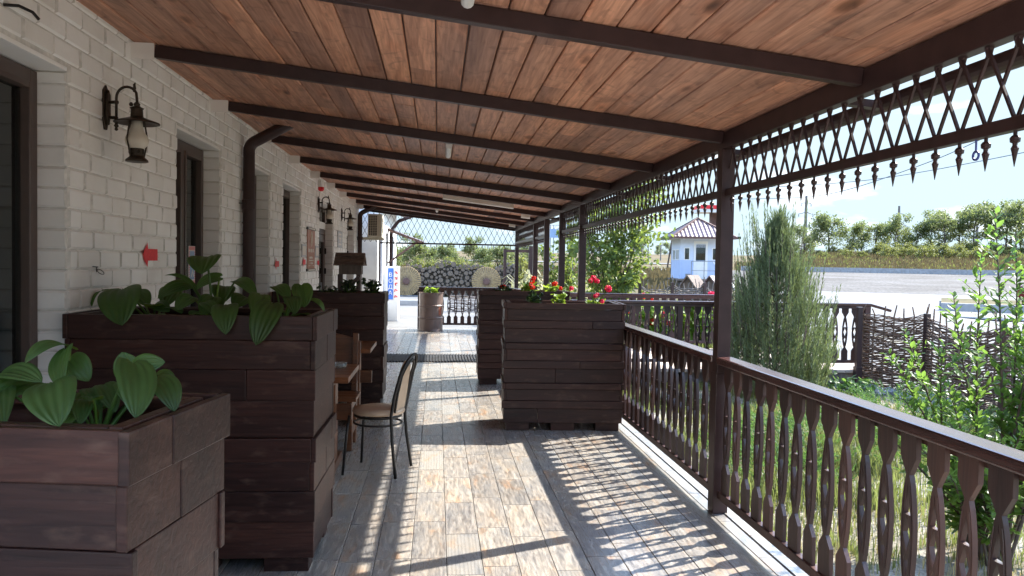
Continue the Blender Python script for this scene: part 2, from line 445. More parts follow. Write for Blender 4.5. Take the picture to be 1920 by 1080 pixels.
# ---------------------------------------------------------------- mesh helper
class MB:
    def __init__(s):
        s.v = []; s.f = []; s.r = []; s.mi = []
    def add(s, vs, fs, rnd=None, mi=0):
        o = len(s.v)
        s.v.extend([tuple(p) for p in vs])
        r = random.random() if rnd is None else rnd
        for f in fs:
            s.f.append([i + o for i in f]); s.r.append(r); s.mi.append(mi)
        return s
    def box(s, x0, x1, y0, y1, z0, z1, rnd=None, mi=0, mtx=None):
        vs = [Vector((x, y, z)) for z in (z0, z1) for y in (y0, y1) for x in (x0, x1)]
        if mtx: vs = [mtx @ p for p in vs]
        return s.add(vs, [(0, 2, 3, 1), (4, 5, 7, 6), (0, 1, 5, 4), (2, 6, 7, 3), (0, 4, 6, 2), (1, 3, 7, 5)], rnd, mi)
    def bar(s, p, q, w, h, up=(0, 0, 1), rnd=None, mi=0):
        p, q = Vector(p), Vector(q)
        d = (q - p).normalized(); up = Vector(up)
        a = d.cross(up)
        if a.length < 1e-5: a = d.cross(Vector((1, 0, 0)))
        a.normalize(); b = a.cross(d).normalized()
        vs = []
        for c in (p, q):
            for i, j in ((-1, -1), (1, -1), (1, 1), (-1, 1)):
                vs.append(c + a * (w / 2 * i) + b * (h / 2 * j))
        return s.add(vs, [(3, 2, 1, 0), (4, 5, 6, 7), (0, 1, 5, 4), (1, 2, 6, 5), (2, 3, 7, 6), (3, 0, 4, 7)], rnd, mi)
    def tube(s, pts, r, n=8, rnd=None, mi=0, cap=True):
        pts = [Vector(p) for p in pts]
        rs = r if isinstance(r, (list, tuple)) else [r] * len(pts)
        vs = []; fs = []
        prev = None
        for i, p in enumerate(pts):
            d = (pts[min(i + 1, len(pts) - 1)] - pts[max(i - 1, 0)])
            d = d.normalized() if d.length > 1e-9 else Vector((0, 0, 1))
            if prev is None:
                a = d.cross(Vector((0, 0, 1)))
                if a.length < 0.05: a = d.cross(Vector((1, 0, 0)))
            else:
                a = prev - d * prev.dot(d)
                if a.length < 1e-4: a = d.cross(Vector((0, 1, 0)))
            a.normalize(); prev = a
            b = d.cross(a)
            for k in range(n):
                t = 2 * pi * k / n
                vs.append(p + (a * cos(t) + b * sin(t)) * rs[i])
        for i in range(len(pts) - 1):
            for k in range(n):
                k2 = (k + 1) % n
                fs.append((i * n + k, i * n + k2, (i + 1) * n + k2, (i + 1) * n + k))
        if cap:
            fs.append(tuple(range(n - 1, -1, -1)))
            fs.append(tuple((len(pts) - 1) * n + k for k in range(n)))
        return s.add(vs, fs, rnd, mi)
    def lathe(s, prof, n=16, at=(0, 0, 0), rnd=None, mi=0, mtx=None):
        """prof: list of (r, z)"""
        vs = []; fs = []
        at = Vector(at)
        for r, z in prof:
            for k in range(n):
                t = 2 * pi * k / n
                p = Vector((r * cos(t), r * sin(t), z))
                if mtx: p = mtx @ p
                vs.append(p + at)
        for i in range(len(prof) - 1):
            for k in range(n):
                k2 = (k + 1) % n
                fs.append((i * n + k, i * n + k2, (i + 1) * n + k2, (i + 1) * n + k))
        fs.append(tuple(range(n - 1, -1, -1)))
        fs.append(tuple((len(prof) - 1) * n + k for k in range(n)))
        return s.add(vs, fs, rnd, mi)
    def prism(s, poly, d0, d1, fn, rnd=None, mi=0):
        """poly 2D points, extruded d0..d1; fn(u,v,d) gives xyz"""
        n = len(poly)
        vs = [fn(u, v, d0) for u, v in poly] + [fn(u, v, d1) for u, v in poly]
        fs = [tuple(range(n - 1, -1, -1)), tuple(range(n, 2 * n))]
        fs += [(i, (i + 1) % n, n + (i + 1) % n, n + i) for i in range(n)]
        return s.add(vs, fs, rnd, mi)
    def mesh(s, name, mats, smooth=False, bevel=0, off=None, recalc=False):
        me = bpy.data.meshes.new(name)
        vs = s.v if off is None else [(x - off[0], y - off[1], z - off[2]) for x, y, z in s.v]
        me.from_pydata(vs, [], s.f)
        at = me.attributes.new('rnd', 'FLOAT', 'FACE')
        at.data.foreach_set('value', s.r)
        for m in (mats if isinstance(mats, (list, tuple)) else [mats]):
            me.materials.append(m)
        me.polygons.foreach_set('material_index', s.mi)
        if smooth:
            me.polygons.foreach_set('use_smooth', [True] * len(s.f))
        if bevel or recalc:
            bm = bmesh.new(); bm.from_mesh(me)
            bmesh.ops.recalc_face_normals(bm, faces=bm.faces)
            if bevel:
                es = [e for e in bm.edges if len(e.link_faces) == 2 and e.calc_face_angle(0) > 0.5]
                bmesh.ops.bevel(bm, geom=es, offset=bevel, segments=2, profile=0.5, affect='EDGES')
            bm.to_mesh(me); bm.free()
        me.update()
        return me
    def build(s, name, mats, parent=None, smooth=False, bevel=0, world=True, recalc=True):
        """parented: coordinates given in the world, stored relative to the parent's place"""
        off = None; loc = (0, 0, 0)
        if parent is not None:
            if world:
                o = Vector((0, 0, 0)); p = parent
                while p is not None:
                    o += Vector(p.location); p = p.parent
                off = tuple(o)
        else:
            xs = [p[0] for p in s.v]; ys = [p[1] for p in s.v]; zs = [p[2] for p in s.v]
            loc = ((min(xs) + max(xs)) / 2, (min(ys) + max(ys)) / 2, min(zs))
            off = loc
        me = s.mesh(name, mats, smooth, bevel, off, recalc)
        o = bpy.data.objects.new(name, me)
        COL.objects.link(o)
        if parent is not None: o.parent = parent
        else: o.location = loc
        return o

def tag(o, label=None, cat=None, group=None, kind=None):
    if label: o['label'] = label
    if cat: o['category'] = cat
    if group: o['group'] = group
    if kind: o['kind'] = kind
    return o

def thing(name, label, cat, loc=(0, 0, 0), rz=0.0, group=None):
    o = bpy.data.objects.new(name, None)
    o.empty_display_size = 0.1
    COL.objects.link(o)
    o.location = loc
    o.rotation_euler = (0, 0, rz)
    return tag(o, label, cat, group)

def inst(me, name, parent, loc, rz=0.0):
    o = bpy.data.objects.new(name, me)
    COL.objects.link(o)
    o.parent = parent
    o.location = loc
    o.rotation_euler = (0, 0, rz)
    return o

def kids(o):
    return [c for c in COL.objects if c.parent == o]

def copy_tree(o, loc=None, rz=None, label=None, scale=None, parent=None):
    c = o.copy()
    COL.objects.link(c)
    c.parent = parent
    for ch in list(o.children):
        copy_tree(ch, parent=c)
    if loc is not None: c.location = loc
    if rz is not None: c.rotation_euler = (0, 0, rz)
    if scale is not None: c.scale = (scale, scale, scale) if not isinstance(scale, tuple) else scale
    if label: c['label'] = label
    return c

def struct(o):
    o['kind'] = 'structure'
    return o

def rot_about(cx, cy, a):
    return Matrix.Translation((cx, cy, 0)) @ Matrix.Rotation(a, 4, 'Z')

def sm(a, b, x):
    t = max(0.0, min(1.0, (x - a) / (b - a)))
    return t * t * (3 - 2 * t)

def text_mesh(body, size, depth=0.002):
    cu = bpy.data.curves.new('lettering', 'FONT')
    cu.body = body; cu.size = size; cu.extrude = depth
    cu.align_x = 'CENTER'; cu.align_y = 'CENTER'
    o = bpy.data.objects.new('lettering', cu)
    COL.objects.link(o)
    bpy.context.view_layer.update()
    dg = bpy.context.evaluated_depsgraph_get()
    me = bpy.data.meshes.new_from_object(o.evaluated_get(dg))
    bpy.data.objects.remove(o)
    bpy.data.curves.remove(cu)
    me.materials.clear()
    return me
# ================================================================ terrain
def gh(x, y):
    d = hypot(x, y)
    if d < 25: h = -0.25
    elif d < 45: h = -0.25 + 0.45 * sm(25, 45, d)
    else: h = 0.2 + 0.02 * (d - 45) if d < 420 else 7.7 + 0.004 * (d - 420)
    ang = math.degrees(atan2(x, y))
    h += sm(22, 27, ang) * sm(92, 150, d) * 2.3 * (1 - 0.0 * d)
    return h

def gh0(x, y):
    d = hypot(x, y)
    if d <= 22: return gh(1e-6, 5.0)
    return gh(x, y)

def polar_sheet(name, mat, rs, a0, a1, na, dz):
    """ground sheet between distances rs and bearings a0..a1 (degrees from straight ahead)"""
    b = MB()
    vs = []; fs = []
    for r in rs:
        for k in range(na + 1):
            a = radians(a0 + (a1 - a0) * k / na)
            x, y = r * sin(a), r * cos(a)
            vs.append((x, y, gh0(x, y) + dz))
    for i in range(len(rs) - 1):
        for k in range(na):
            p = i * (na + 1) + k
            fs.append((p, p + 1, p + na + 2, p + na + 1))
    b.add(vs, fs, 0.5)
    return struct(b.build(name, mat, smooth=True, recalc=False))

def geo(a, b, n):
    return [a * (b / a) ** (i / n) for i in range(n + 1)]

ground = polar_sheet('ground', M['field'], [0.4, 4, 9, 14, 18, 22] + geo(25, 3500, 60), -180, 180, 240, -0.02)
# garden soil beside the porch
b = MB()
nx, ny = 26, 40
vs = [(1.97 + 12.5 * i / nx, -2 + 24 * j / ny, -0.245 + 0.025 * sin(i * 1.7 + j * .9) * cos(j * 1.3)) for j in range(ny + 1) for i in range(nx + 1)]
b.add(vs, [(j * (nx + 1) + i, j * (nx + 1) + i + 1, (j + 1) * (nx + 1) + i + 1, (j + 1) * (nx + 1) + i) for j in range(ny) for i in range(nx)], 0.5)
struct(b.build('garden_soil', M['garden'], smooth=True, recalc=False))
polar_sheet('paved_lot', M['pavers'], [13, 17, 22, 26, 30, 35, 40, 45, 48], 24.5, 60, 30, 0.012)
polar_sheet('gravel_lot', M['gravel'], [48, 52, 57, 63, 70, 78, 86, 93], 21, 60, 40, 0.02)
polar_sheet('road', M['asphalt'], [78, 84, 92], 2, 21, 24, 0.05)
polar_sheet('far_road', M['asphalt'], [124, 133], 2, 21, 24, 0.08)
polar_sheet('grass_island', M['field'], [35.5, 38, 41.5], 34.6, 46, 14, 0.13)
# paved yard beyond the porch
b = MB()
b.box(-4, 2.3, 18.34, 36.8, -0.3, -0.03)
struct(b.build('yard_paving', M['pavers']))
# kerbs
def kerb(name, r, a0, a1, n, w, h, label):
    b = MB()
    for k in range(n):
        t0 = radians(a0 + (a1 - a0) * k / n); t1 = radians(a0 + (a1 - a0) * (k + 0.985) / n)
        p = Vector((r * sin(t0), r * cos(t0), 0)); q = Vector((r * sin(t1), r * cos(t1), 0))
        p.z = gh0(p.x, p.y) + h / 2; q.z = gh0(q.x, q.y) + h / 2
        b.bar(p, q, w, h)
    return tag(b.build(name, M['kerb']), label, 'kerb')
kerb('kerb', 93.3, 22, 50, 60, 0.35, 0.55, 'long grey concrete kerb along the far edge of the gravel lot')
kerb('kerb', 35.4, 34.6, 46, 12, 0.3, 0.3, 'short pale kerb edging the grassy island in the paved lot')
b = MB()
b.add([(19.7 + 0.95 * cos(t) * (1 + .12 * sin(3 * t)), 25.75 + 1.5 * sin(t) * (1 + .1 * cos(2 * t)), gh0(19.7, 25.75) + 0.022) for t in [2 * pi * k / 28 for k in range(28)]], [tuple(range(28))], .5)
struct(b.build('puddle', M['puddle'], recalc=False))

# ================================================================ porch floor
b = MB()
b.box(-1.8, 1.955, -6.0, 18.3, -0.34, -0.003)
struct(b.build('porch_floor', M['grout']))
b = MB()
TW, TG = 0.187, 0.003
x = -1.80; ci = 0
while x < 1.80:
    y = -6.0 + R_(-.58, 0) + .0
    while y < 18.3:
        L = 0.585
        y1 = min(y + L, 18.295)
        if y1 > y + 0.03 and y >= -6.0:
            dz = R_(-0.0004, 0.0004)
            x0, x1, e = x + TG / 2, min(x + TW, 1.835) - TG / 2, 0.0025
            vs = [(x0, y + TG / 2, -0.003), (x1, y + TG / 2, -0.003), (x1, y1 - TG / 2, -0.003), (x0, y1 - TG / 2, -0.003),
                  (x0 + e, y + TG / 2 + e, dz), (x1 - e, y + TG / 2 + e, dz), (x1 - e, y1 - TG / 2 - e, dz), (x0 + e, y1 - TG / 2 - e, dz)]
            b.add(vs, [(4, 5, 6, 7), (0, 1, 5, 4), (1, 2, 6, 5), (2, 3, 7, 6), (3, 0, 4, 7)])
        y += L
    x += TW; ci += 1
# edge course under the railing
y = -6.0
while y < 18.2:
    b.box(1.838, 1.965, y + 0.002, y + 0.30, -0.004, 0.008)
    y += 0.303
struct(b.build('porch_tiles', M['tile'], recalc=False))

# ================================================================ brick building
WX = -1.80
building = thing('brick_building', 'long white painted brick building along the left side of the porch', 'building', (WX, 8, 0))
OPEN = [(2.05, 3.97, 0.45, 2.46), (5.545, 6.635, 0.55, 2.46), (7.36, 8.51, 0.55, 2.46), (9.23, 10.385, 0.55, 2.46), (11.99, 13.62, 0.0, 2.46), (15.6, 16.95, 0.0, 2.42)]
Y0, Y1, ZT = -6.0, 17.9, 3.0
b = MB()
# solid wall behind the brick faces
ys = Y0
for (a0, a1, z0, z1) in OPEN:
    b.box(WX - 0.35, WX, ys, a0, -0.3, ZT, mi=1)
    b.box(WX - 0.35, WX, a0, a1, z1, ZT, mi=1)
    if z0 > 0: b.box(WX - 0.35, WX, a0, a1, -0.3, z0, mi=1)
    ys = a1
b.box(WX - 0.35, WX, ys, Y1, -0.3, ZT, mi=1)
# brick faces
CH, BL = 0.1, 0.262
def brick(b, u0, u1, v0, v1, fn):
    g = 0.0032; e = 0.0085
    h = 0.0105 + R_(-0.003, 0.0032)
    j = lambda: R_(-0.0018, 0.0018)
    o = [(u0 + g, v0 + g), (u1 - g, v0 + g), (u1 - g, v1 - g), (u0 + g, v1 - g)]
    i_ = [(u0 + g + e + j(), v0 + g + e + j()), (u1 - g - e + j(), v0 + g + e + j()), (u1 - g - e + j(), v1 - g - e + j()), (u0 + g + e + j(), v1 - g - e + j())]
    vs = [fn(u, v, 0.0) for u, v in o] + [fn(u, v, h + R_(-.0018, .0018)) for u, v in i_]
    rb = random.random()
    b.add(vs, [(4, 5, 6, 7), (0, 1, 5, 4), (2, 3, 7, 6)], rb)
    b.add(vs, [(1, 2, 6, 5), (3, 0, 4, 7)], rb, 1)
face = lambda u, v, d: (WX + d, u, v)
for c in range(30):
    z0 = c * CH; z1 = z0 + CH
    y = Y0 + (BL / 2 if c % 2 else 0) + R_(-.015, .015)
    wob = R_(-.004, .004)
    segs = []
    while y < Y1:
        L = BL + R_(-.006, .006)
        segs.append((y, min(y + L, Y1))); y += L
    for (p, q) in segs:
        parts = [(p, q)]
        for (a0, a1, oz0, oz1) in OPEN:
            if z1 > oz0 + .02 and z0 < oz1 - 0.02:
                np_ = []
                for (s0, s1) in parts:
                    if s1 <= a0 or s0 >= a1: np_.append((s0, s1)); continue
                    if s0 < a0: np_.append((s0, a0))
                    if s1 > a1: np_.append((a1, s1))
                parts = np_
        for s0, s1 in parts:
            if s1 - s0 > 0.03: brick(b, s0, s1, z0, z1, face)
# jamb bricks
for (a0, a1, z0, z1) in OPEN:
    for c in range(int(round(z0 / CH)), int(z1 / CH + .5)):
        brick(b, WX - 0.15, WX + 0.004, c * CH, min(c * CH + CH, z1), lambda u, v, d: (u, a1 - d, v))
        brick(b, WX - 0.15, WX + 0.004, c * CH, min(c * CH + CH, z1), lambda u, v, d: (u, a0 + d, v))
b.build('brick_wall', [M['brick'], M['joint']], building, recalc=False)
# interior
b = MB()
b.box(-5.2, -5.1, Y0, Y1, 0, ZT); b.box(-5.1, WX - 0.36, Y0, Y0 + .1, 0, ZT); b.box(-5.1, WX - .36, Y1 - .1, Y1, 0, ZT)
b.box(-5.2, WX - 0.36, Y0, Y1, -0.2, -0.1); b.box(-5.2, WX - .36, Y0, Y1, ZT + .01, ZT + .1)
b.build('interior_room', M['room'], building)
# concrete lintel strips above the openings
for (a0, a1, z0, z1) in OPEN:
    b = MB(); b.box(WX - 0.16, WX + 0.006, a0 + .008, a1 - .008, z1 - 0.002, z1 + 0.02)
    b.build('lintel', M['brick'], building, bevel=0.003)
# windows and doors
FX = WX - 0.13
def window(o, mull, label=None, sticker=False):
    a0, a1, z0, z1 = o
    a0 += .01; a1 -= .01; z1 -= .01
    f = MB()
    w = 0.065
    f.box(FX - .06, FX, a0, a0 + w, z0, z1); f.box(FX - .06, FX, a1 - w, a1, z0, z1)
    f.box(FX - .06, FX, a0 + w, a1 - w, z1 - w, z1); f.box(FX - .06, FX, a0 + w, a1 - w, z0, z0 + w)
    for m in mull:
        c = a0 + (a1 - a0) * m
        f.box(FX - .055, FX + .004, c - .04, c + .04, z0 + w, z1 - w)
    # sash
    s = .03
    for (p, q) in zip([a0 + w] + [a0 + (a1 - a0) * m + .04 for m in mull], [a0 + (a1 - a0) * m - .04 for m in mull] + [a1 - w]):
        f.box(FX - .045, FX + .012, p, p + s, z0 + w, z1 - w); f.box(FX - .045, FX + .012, q - s, q, z0 + w, z1 - w)
        f.box(FX - .045, FX + .012, p + s, q - s, z1 - w - s, z1 - w); f.box(FX - .045, FX + .012, p + s, q - s, z0 + w, z0 + w + s)
    fr = f.build('window', M['frame'], building, bevel=0.004)
    if label: fr['label'] = label
    g = MB(); g.box(FX - .035, FX - .03, a0 + .05, a1 - .05, z0 + .05, z1 - .05)
    g.build('pane', M['pane'], fr)
    return fr
window(OPEN[0], [0.5])
w2 = window(OPEN[1], [0.5])
window(OPEN[2], [0.5])
window(OPEN[3], [0.5])
# striped sticker with a blue picture on the second window's glass
st = MB()
sy0, sy1, sz0, sz1 = 6.2, 6.36, 1.36, 1.66
st.box(FX + .013, FX + .015, sy0, sy1, sz0, sz1, mi=0)
for i in range(9):
    y_ = sy0 + .004 + i * .017
    st.add([(FX + .0165, y_, sz1 - .032), (FX + .0165, y_ + .008, sz1 - .032), (FX + .0165, y_ + .015, sz1 - .004), (FX + .0165, y_ + .007, sz1 - .004)], [(0, 1, 2, 3)], mi=1)
    st.add([(FX + .0165, y_, sz0 + .004), (FX + .0165, y_ + .008, sz0 + .004), (FX + .0165, y_ + .015, sz0 + .032), (FX + .0165, y_ + .007, sz0 + .032)], [(0, 1, 2, 3)], mi=1)
for i in range(13):
    z_ = sz0 + .036 + i * .0175
    for yy in (sy0 + .003, sy1 - .018):
        st.add([(FX + .0165, yy, z_), (FX + .0165, yy, z_ + .008), (FX + .0165, yy + .015, z_ + .015), (FX + .0165, yy + .015, z_ + .007)], [(0, 1, 2, 3)], mi=1)
st.box(FX + .0155, FX + .0175, sy0 + .024, sy1 - .024, sz0 + .04, sz1 - .04, mi=2)
st.tube([(FX + .019, 6.28 + .02 * cos(t), 1.53 + .03 * sin(t)) for t in [2 * pi * k / 14 for k in range(15)]], .004, 5, mi=0)
st.tube([(FX + .019, 6.25, 1.42), (FX + .019, 6.28, 1.47), (FX + .019, 6.31, 1.42)], .005, 5, mi=0)
sk = st.build('sticker', [M['white'], M['red'], M['paleblue']], w2, recalc=False)
# entrance doors
def door(o, label, double):
    a0, a1, z0, z1 = o
    a0 += .01; a1 -= .01; z1 -= .01
    f = MB()
    f.box(FX - .06, FX, a0, a0 + .07, z0, z1); f.box(FX - .06, FX, a1 - .07, a1, z0, z1); f.box(FX - .06, FX, a0 + .07, a1 - .07, z1 - .07, z1)
    f.box(FX - .055, FX + .002, a0 + .07, a1 - .07, 2.0, 2.08)
    mid = (a0 + a1) / 2
    f.box(FX - .055, FX + .002, mid - .04, mid + .04, 2.08, z1 - .07)
    d = f.build('door', M['frame'], building, bevel=.004)
    d['label'] = label
    for (p, q) in ((a0 + .075, mid - .005), (mid + .005, a1 - .075)):
        l_ = MB()
        l_.box(FX - .05, FX, p, p + .1, .02, 1.99); l_.box(FX - .05, FX, q - .1, q, .02, 1.99)
        l_.box(FX - .05, FX, p + .1, q - .1, 1.87, 1.99); l_.box(FX - .05, FX, p + .1, q - .1, .02, .25); l_.box(FX - .05, FX, p + .1, q - .1, .95, 1.05)
        l_.build('door_leaf', M['frame'], d, bevel=.004)
    g = MB(); g.box(FX - .03, FX - .025, a0 + .1, a1 - .1, .2, 1.9); g.box(FX - .03, FX - .025, a0 + .1, a1 - .1, 2.09, z1 - .08)
    g.build('pane', M['pane'], d)
    t = MB(); t.box(FX + .003, FX + .012, a0 + .08, a1 - .08, 2.085, 2.2); t.build('transom_panel', M['white'], d)
    h = MB()
    for yy in (mid - .06, mid + .06):
        h.tube([(FX, yy, .95), (FX + .05, yy, .95), (FX + .05, yy, 1.2), (FX, yy, 1.2)], .011, 8)
    h.build('handle', M['steelgrey'], d)
    for zz in (1.72, 1.38):
        hg = MB(); hg.box(FX, FX + .03, a1 - .1, a1 - .07, zz - .05, zz + .05); hg.build('hinge', M['black'], d, bevel=.004)
    return d
door(OPEN[4], 'brown double entrance door with white transom panel', True)
door(OPEN[5], 'brown door at the far end of the brick wall', True)
# sprayed red arrows
def arrow(yc, zc, s, left, w=None):
    a = MB()
    d = -1 if left else 1
    pts = [(-.10, .029), (.032, .029), (.036, .060), (.078, .026), (.10, 0), (.08, -.028), (.036, -.062), (.032, -.029), (-.10, -.029)]
    X = WX + .0195
    wv = (w or 1.0)
    vs = [(X, yc + d * u * s * wv + R_(-.003, .003), zc + v * s) for u, v in pts]
    a.add(vs, [tuple(range(len(vs)))], .5)
    for i in range(22):
        t = R_(0, 2 * pi); r = R_(.0015, .004)
        cy, cz = yc + R_(-.12, .12) * s * wv, zc + R_(-.06, .06) * s
        a.add([(X + .0004, cy + r * cos(k * pi / 3), cz + r * sin(k * pi / 3)) for k in range(6)], [tuple(range(6))], .5)
    return a
for (yc, zc, s, lf, lab) in ((5.02, 1.583, 1.25, True, 'red sprayed arrow beside the wall lamp'), (8.85, 1.515, 1.1, True, 'red sprayed arrow between the third and fourth windows'),
                             (10.62, 1.535, 1.15, True, 'left pointing red arrow under the small pale sign'), (11.86, 1.525, 1.0, False, 'right pointing red arrow beside the door')):
    o = arrow(yc, zc, s, lf).build('painted_arrow', M['red'], building, recalc=False)
    o['label'] = lab

# ================================================================ porch canopy
def zb(x):  # underside of the rafters
    return 2.735 - 0.1127 * (x + 1.66)
RH = 0.075
canopy = thing('porch_canopy', 'lean-to porch canopy of stained boards on dark steel rafters', 'canopy', (0, 8, 2.3))
XE = 2.028
b = MB()
PW = 0.148
x = -1.795
k = 0
CY0, CY1 = 0.3, 18.0
while x < XE - 0.01:
    x1 = min(x + PW - 0.007, XE)
    y = CY0 - R_(0, 2.5)
    while y < CY1:
        y1 = y + random.choice([3.0, 3.2, 4.0, 4.8, 6.0])
        a, c = max(y, CY0), min(y1 - 0.003, CY1)
        if c > a:
            dz = R_(0, 0.004); t = R_(-.0015, .0015)
            e = 0.005
            z0, z1 = zb(x) + RH + dz + t, zb(x1) + RH + dz - t
            vs = [(x, a, z0 + .005), (x + e, a, z0), (x1 - e, a, z1), (x1, a, z1 + .005), (x1, a, z1 + .022), (x, a, z0 + .022),
                  (x, c, z0 + .005), (x + e, c, z0), (x1 - e, c, z1), (x1, c, z1 + .005), (x1, c, z1 + .022), (x, c, z0 + .022)]
            b.add(vs, [(0, 6, 7, 1), (1, 7, 8, 2), (2, 8, 9, 3), (3, 9, 10, 4), (4, 10, 11, 5), (5, 11, 6, 0), (5, 4, 3, 2, 1, 0), (6, 7, 8, 9, 10, 11)][:])
        y = y1
    x += PW; k += 1
b.build('ceiling_boards', M['ceiling'], canopy, recalc=True)
b = MB()
b.add([(-2.2, CY0, zb(-2.2) + RH + .04), (XE, CY0, zb(XE) + RH + .04), (XE, CY1, zb(XE) + RH + .04), (-2.2, CY1, zb(-2.2) + RH + .04),
       (-2.2, CY0, zb(-2.2) + RH + .06), (XE, CY0, zb(XE) + RH + .06), (XE, CY1, zb(XE) + RH + .06), (-2.2, CY1, zb(-2.2) + RH + .06)],
      [(0, 3, 2, 1), (4, 5, 6, 7), (0, 1, 5, 4), (1, 2, 6, 5), (2, 3, 7, 6), (3, 0, 4, 7)])
b.build('roof_sheet', M['roofmetal'], canopy)
RAF = [4.76 + 1.6 * i for i in range(-1, 9)]
for y in RAF:
    b = MB()
    b.bar((-1.66, y, zb(-1.66) + RH / 2 - .001), (1.778, y, zb(1.778) + RH / 2 - .001), 0.05, RH - .002)
    r = b.build('rafter', M['steel'], canopy, bevel=.003)
    c = MB()
    c.box(-1.79, -1.66, y - .034, y - .029, zb(-1.7) - .02, zb(-1.7) + RH + .0); c.box(-1.797, -1.79, y - .075, y + .075, zb(-1.7) - .03, zb(-1.7) + RH)
    c.build('bracket', M['brick'], r)
b = MB(); b.box(1.780, 1.838, CY0, 17.95, 2.312, zb(1.81) + RH - .003); b.build('eave_beam', M['steel'], canopy, bevel=.004)
# end rafter over the far opening
b = MB(); b.bar((-1.66, 17.84, zb(-1.66) + .01), (1.778, 17.84, zb(1.778) + .01), .04, .10); b.build('rafter', M['steel'], canopy, bevel=.003)
# gutter outside the eave
b = MB()
n = 10; gx, gz, gr = 2.098, 2.372, 0.056
prof = [(gx + gr * cos(t), gz + gr * sin(t)) for t in [pi + pi * k / n for k in range(n + 1)]]
inner = [(gx + (gr - .004) * cos(t), gz + (gr - .004) * sin(t)) for t in [2 * pi - pi * k / n for k in range(n + 1)]]
b.prism(prof + inner, CY0, 18.0, lambda u, v, d: (u, d, v))
g = b.build('gutter', M['steel'], canopy, recalc=True)
for y in RAF:
    b = MB(); b.bar((1.84, y + .3, 2.352), (2.05, y + .3, 2.335), .05, .035)
    b.build('gutter_bracket', M['steel'], canopy)

# posts
POSTS = [(1.81, -0.04, 'first'), (1.81, 4.76, ''), (1.81, 9.6, ''), (1.81, 11.2, ''), (1.81, 12.8, ''), (1.81, 14.28, ''), (1.83, 17.84, '')]
plabels = ['dark steel porch post behind the viewer', 'nearest dark steel porch post, dividing the long railing', 'dark porch post between the two valance bays, rising behind the flower planters',
           'thin dark porch post on the near side of the bridge opening', 'thin dark porch post in the middle of the bridge opening',
           'thin dark porch post on the far side of the bridge opening', 'farthest dark porch post, at the end of the hanging lattice']
pb = MB(); s_ = .043
pb.box(-s_, s_, -s_, s_, 0, 2.311)
pm = pb.mesh('post_shaft', M['steel'], bevel=.005, recalc=True)
pf = MB(); pf.box(-s_ - .006, s_ + .006, -s_ - .006, s_ + .006, 0.001, .9)
pfm = pf.mesh('post_foot', M['steel'], bevel=.005, recalc=True)
for i, (px, py, _) in enumerate(POSTS):
    if i == 0: continue
    t = thing('porch_post', plabels[i], 'post', (px, py, 0), 0, 'posts along the porch edge')
    inst(pm, 'shaft', t, (0, 0, 0))
    if i == 1: inst(pfm, 'lower_sleeve', t, (0, 0, 0))

# ================================================================ railings
def baluster_mesh(H, W=0.102, T=0.02):
    """carved flat baluster: square ends, narrow necks, pierced lens in the middle; lies in the local YZ plane"""
    W2 = W / 2
    L0, L1 = 0.235 * H, 0.80 * H     # lens from neck to neck
    def wo(z):
        if z < 0.17 * H: return W2 * .92
        if z < L0: return W2 * .92 + (0.011 - W2 * .92) * (z - .17 * H) / (L0 - .17 * H)
        if z <= L1:
            t = (z - L0) / (L1 - L0)
            return 0.011 + (W2 * .80 - .011) * sin(pi * t) ** .75
        if z < .885 * H: return 0.011 + (W2 - .011) * (z - L1) / (.885 * H - L1)
        return W2
    zs = [0, .17 * H, (.17 * H + L0) / 2, L0]
    lens = [L0 + (L1 - L0) * t for t in (.06, .12, .19, .26, .335, .34, .345, .42, .5, .58, .655, .66, .665, .74, .81, .88, .94)]
    zs += lens + [L1, (L1 + .885 * H) / 2, .885 * H, H]
    def wh(z):
        t = (z - L0) / (L1 - L0)
        if t <= .08 or t >= .92: return 0
        if t < .338: return .62 * (t - .08) / .26 * wo(z) if t < .335 else .0
        if abs(t - .34) < .003: return 0
        if t < .658: return .60 * (1 - abs(t - .5) / .16) * wo(z) if abs(t - .5) < .16 else 0
        if abs(t - .66) < .003: return 0
        return .62 * (.92 - t) / .26 * wo(z) if t > .66 else 0
    zs = sorted(set(zs))
    b = MB()
    for sgn in (-1, 1):
        vs = []
        for z in zs:
            o_, h_ = wo(z), wh(z)
            for d in (-T / 2, T / 2):
                vs.append((d, sgn * o_, z)); vs.append((d, sgn * h_, z))
        fs = []
        for i in range(len(zs) - 1):
            a, c = i * 4, (i + 1) * 4
            fs.append((a, a + 1, c + 1, c)); fs.append((a + 2, c + 2, c + 3, a + 3))
            fs.append((a, c, c + 2, a + 2))
            if wh(zs[i]) > 0 or wh(zs[i + 1]) > 0: fs.append((a + 1, a + 3, c + 3, c + 1))
        fs.append((0, 2, 3, 1)); e = (len(zs) - 1) * 4; fs.append((e, e + 1, e + 3, e + 2))
        b.add(vs, fs, .5)
    # carved grooves following the lens edge on both faces
    for sd in (-1, 1):
        for sgn in (-1, 1):
            pts = [(sd * (T / 2 + .001), sgn * wo(z) * .78, z) for z in [L0 + (L1 - L0) * q / 12 for q in range(1, 12)]]
            b.tube(pts, .0022, 4, .5)
    return b.mesh('baluster', M['rail'], recalc=False)
BALH = 0.80
bal = [baluster_mesh(BALH) for _ in range(1)]
for i in range(2):
    m_ = bal[0].copy()
    m_.attributes['rnd'].data.foreach_set('value', [0.2 + .31 * i] * len(m_.polygons))
    bal.append(m_)

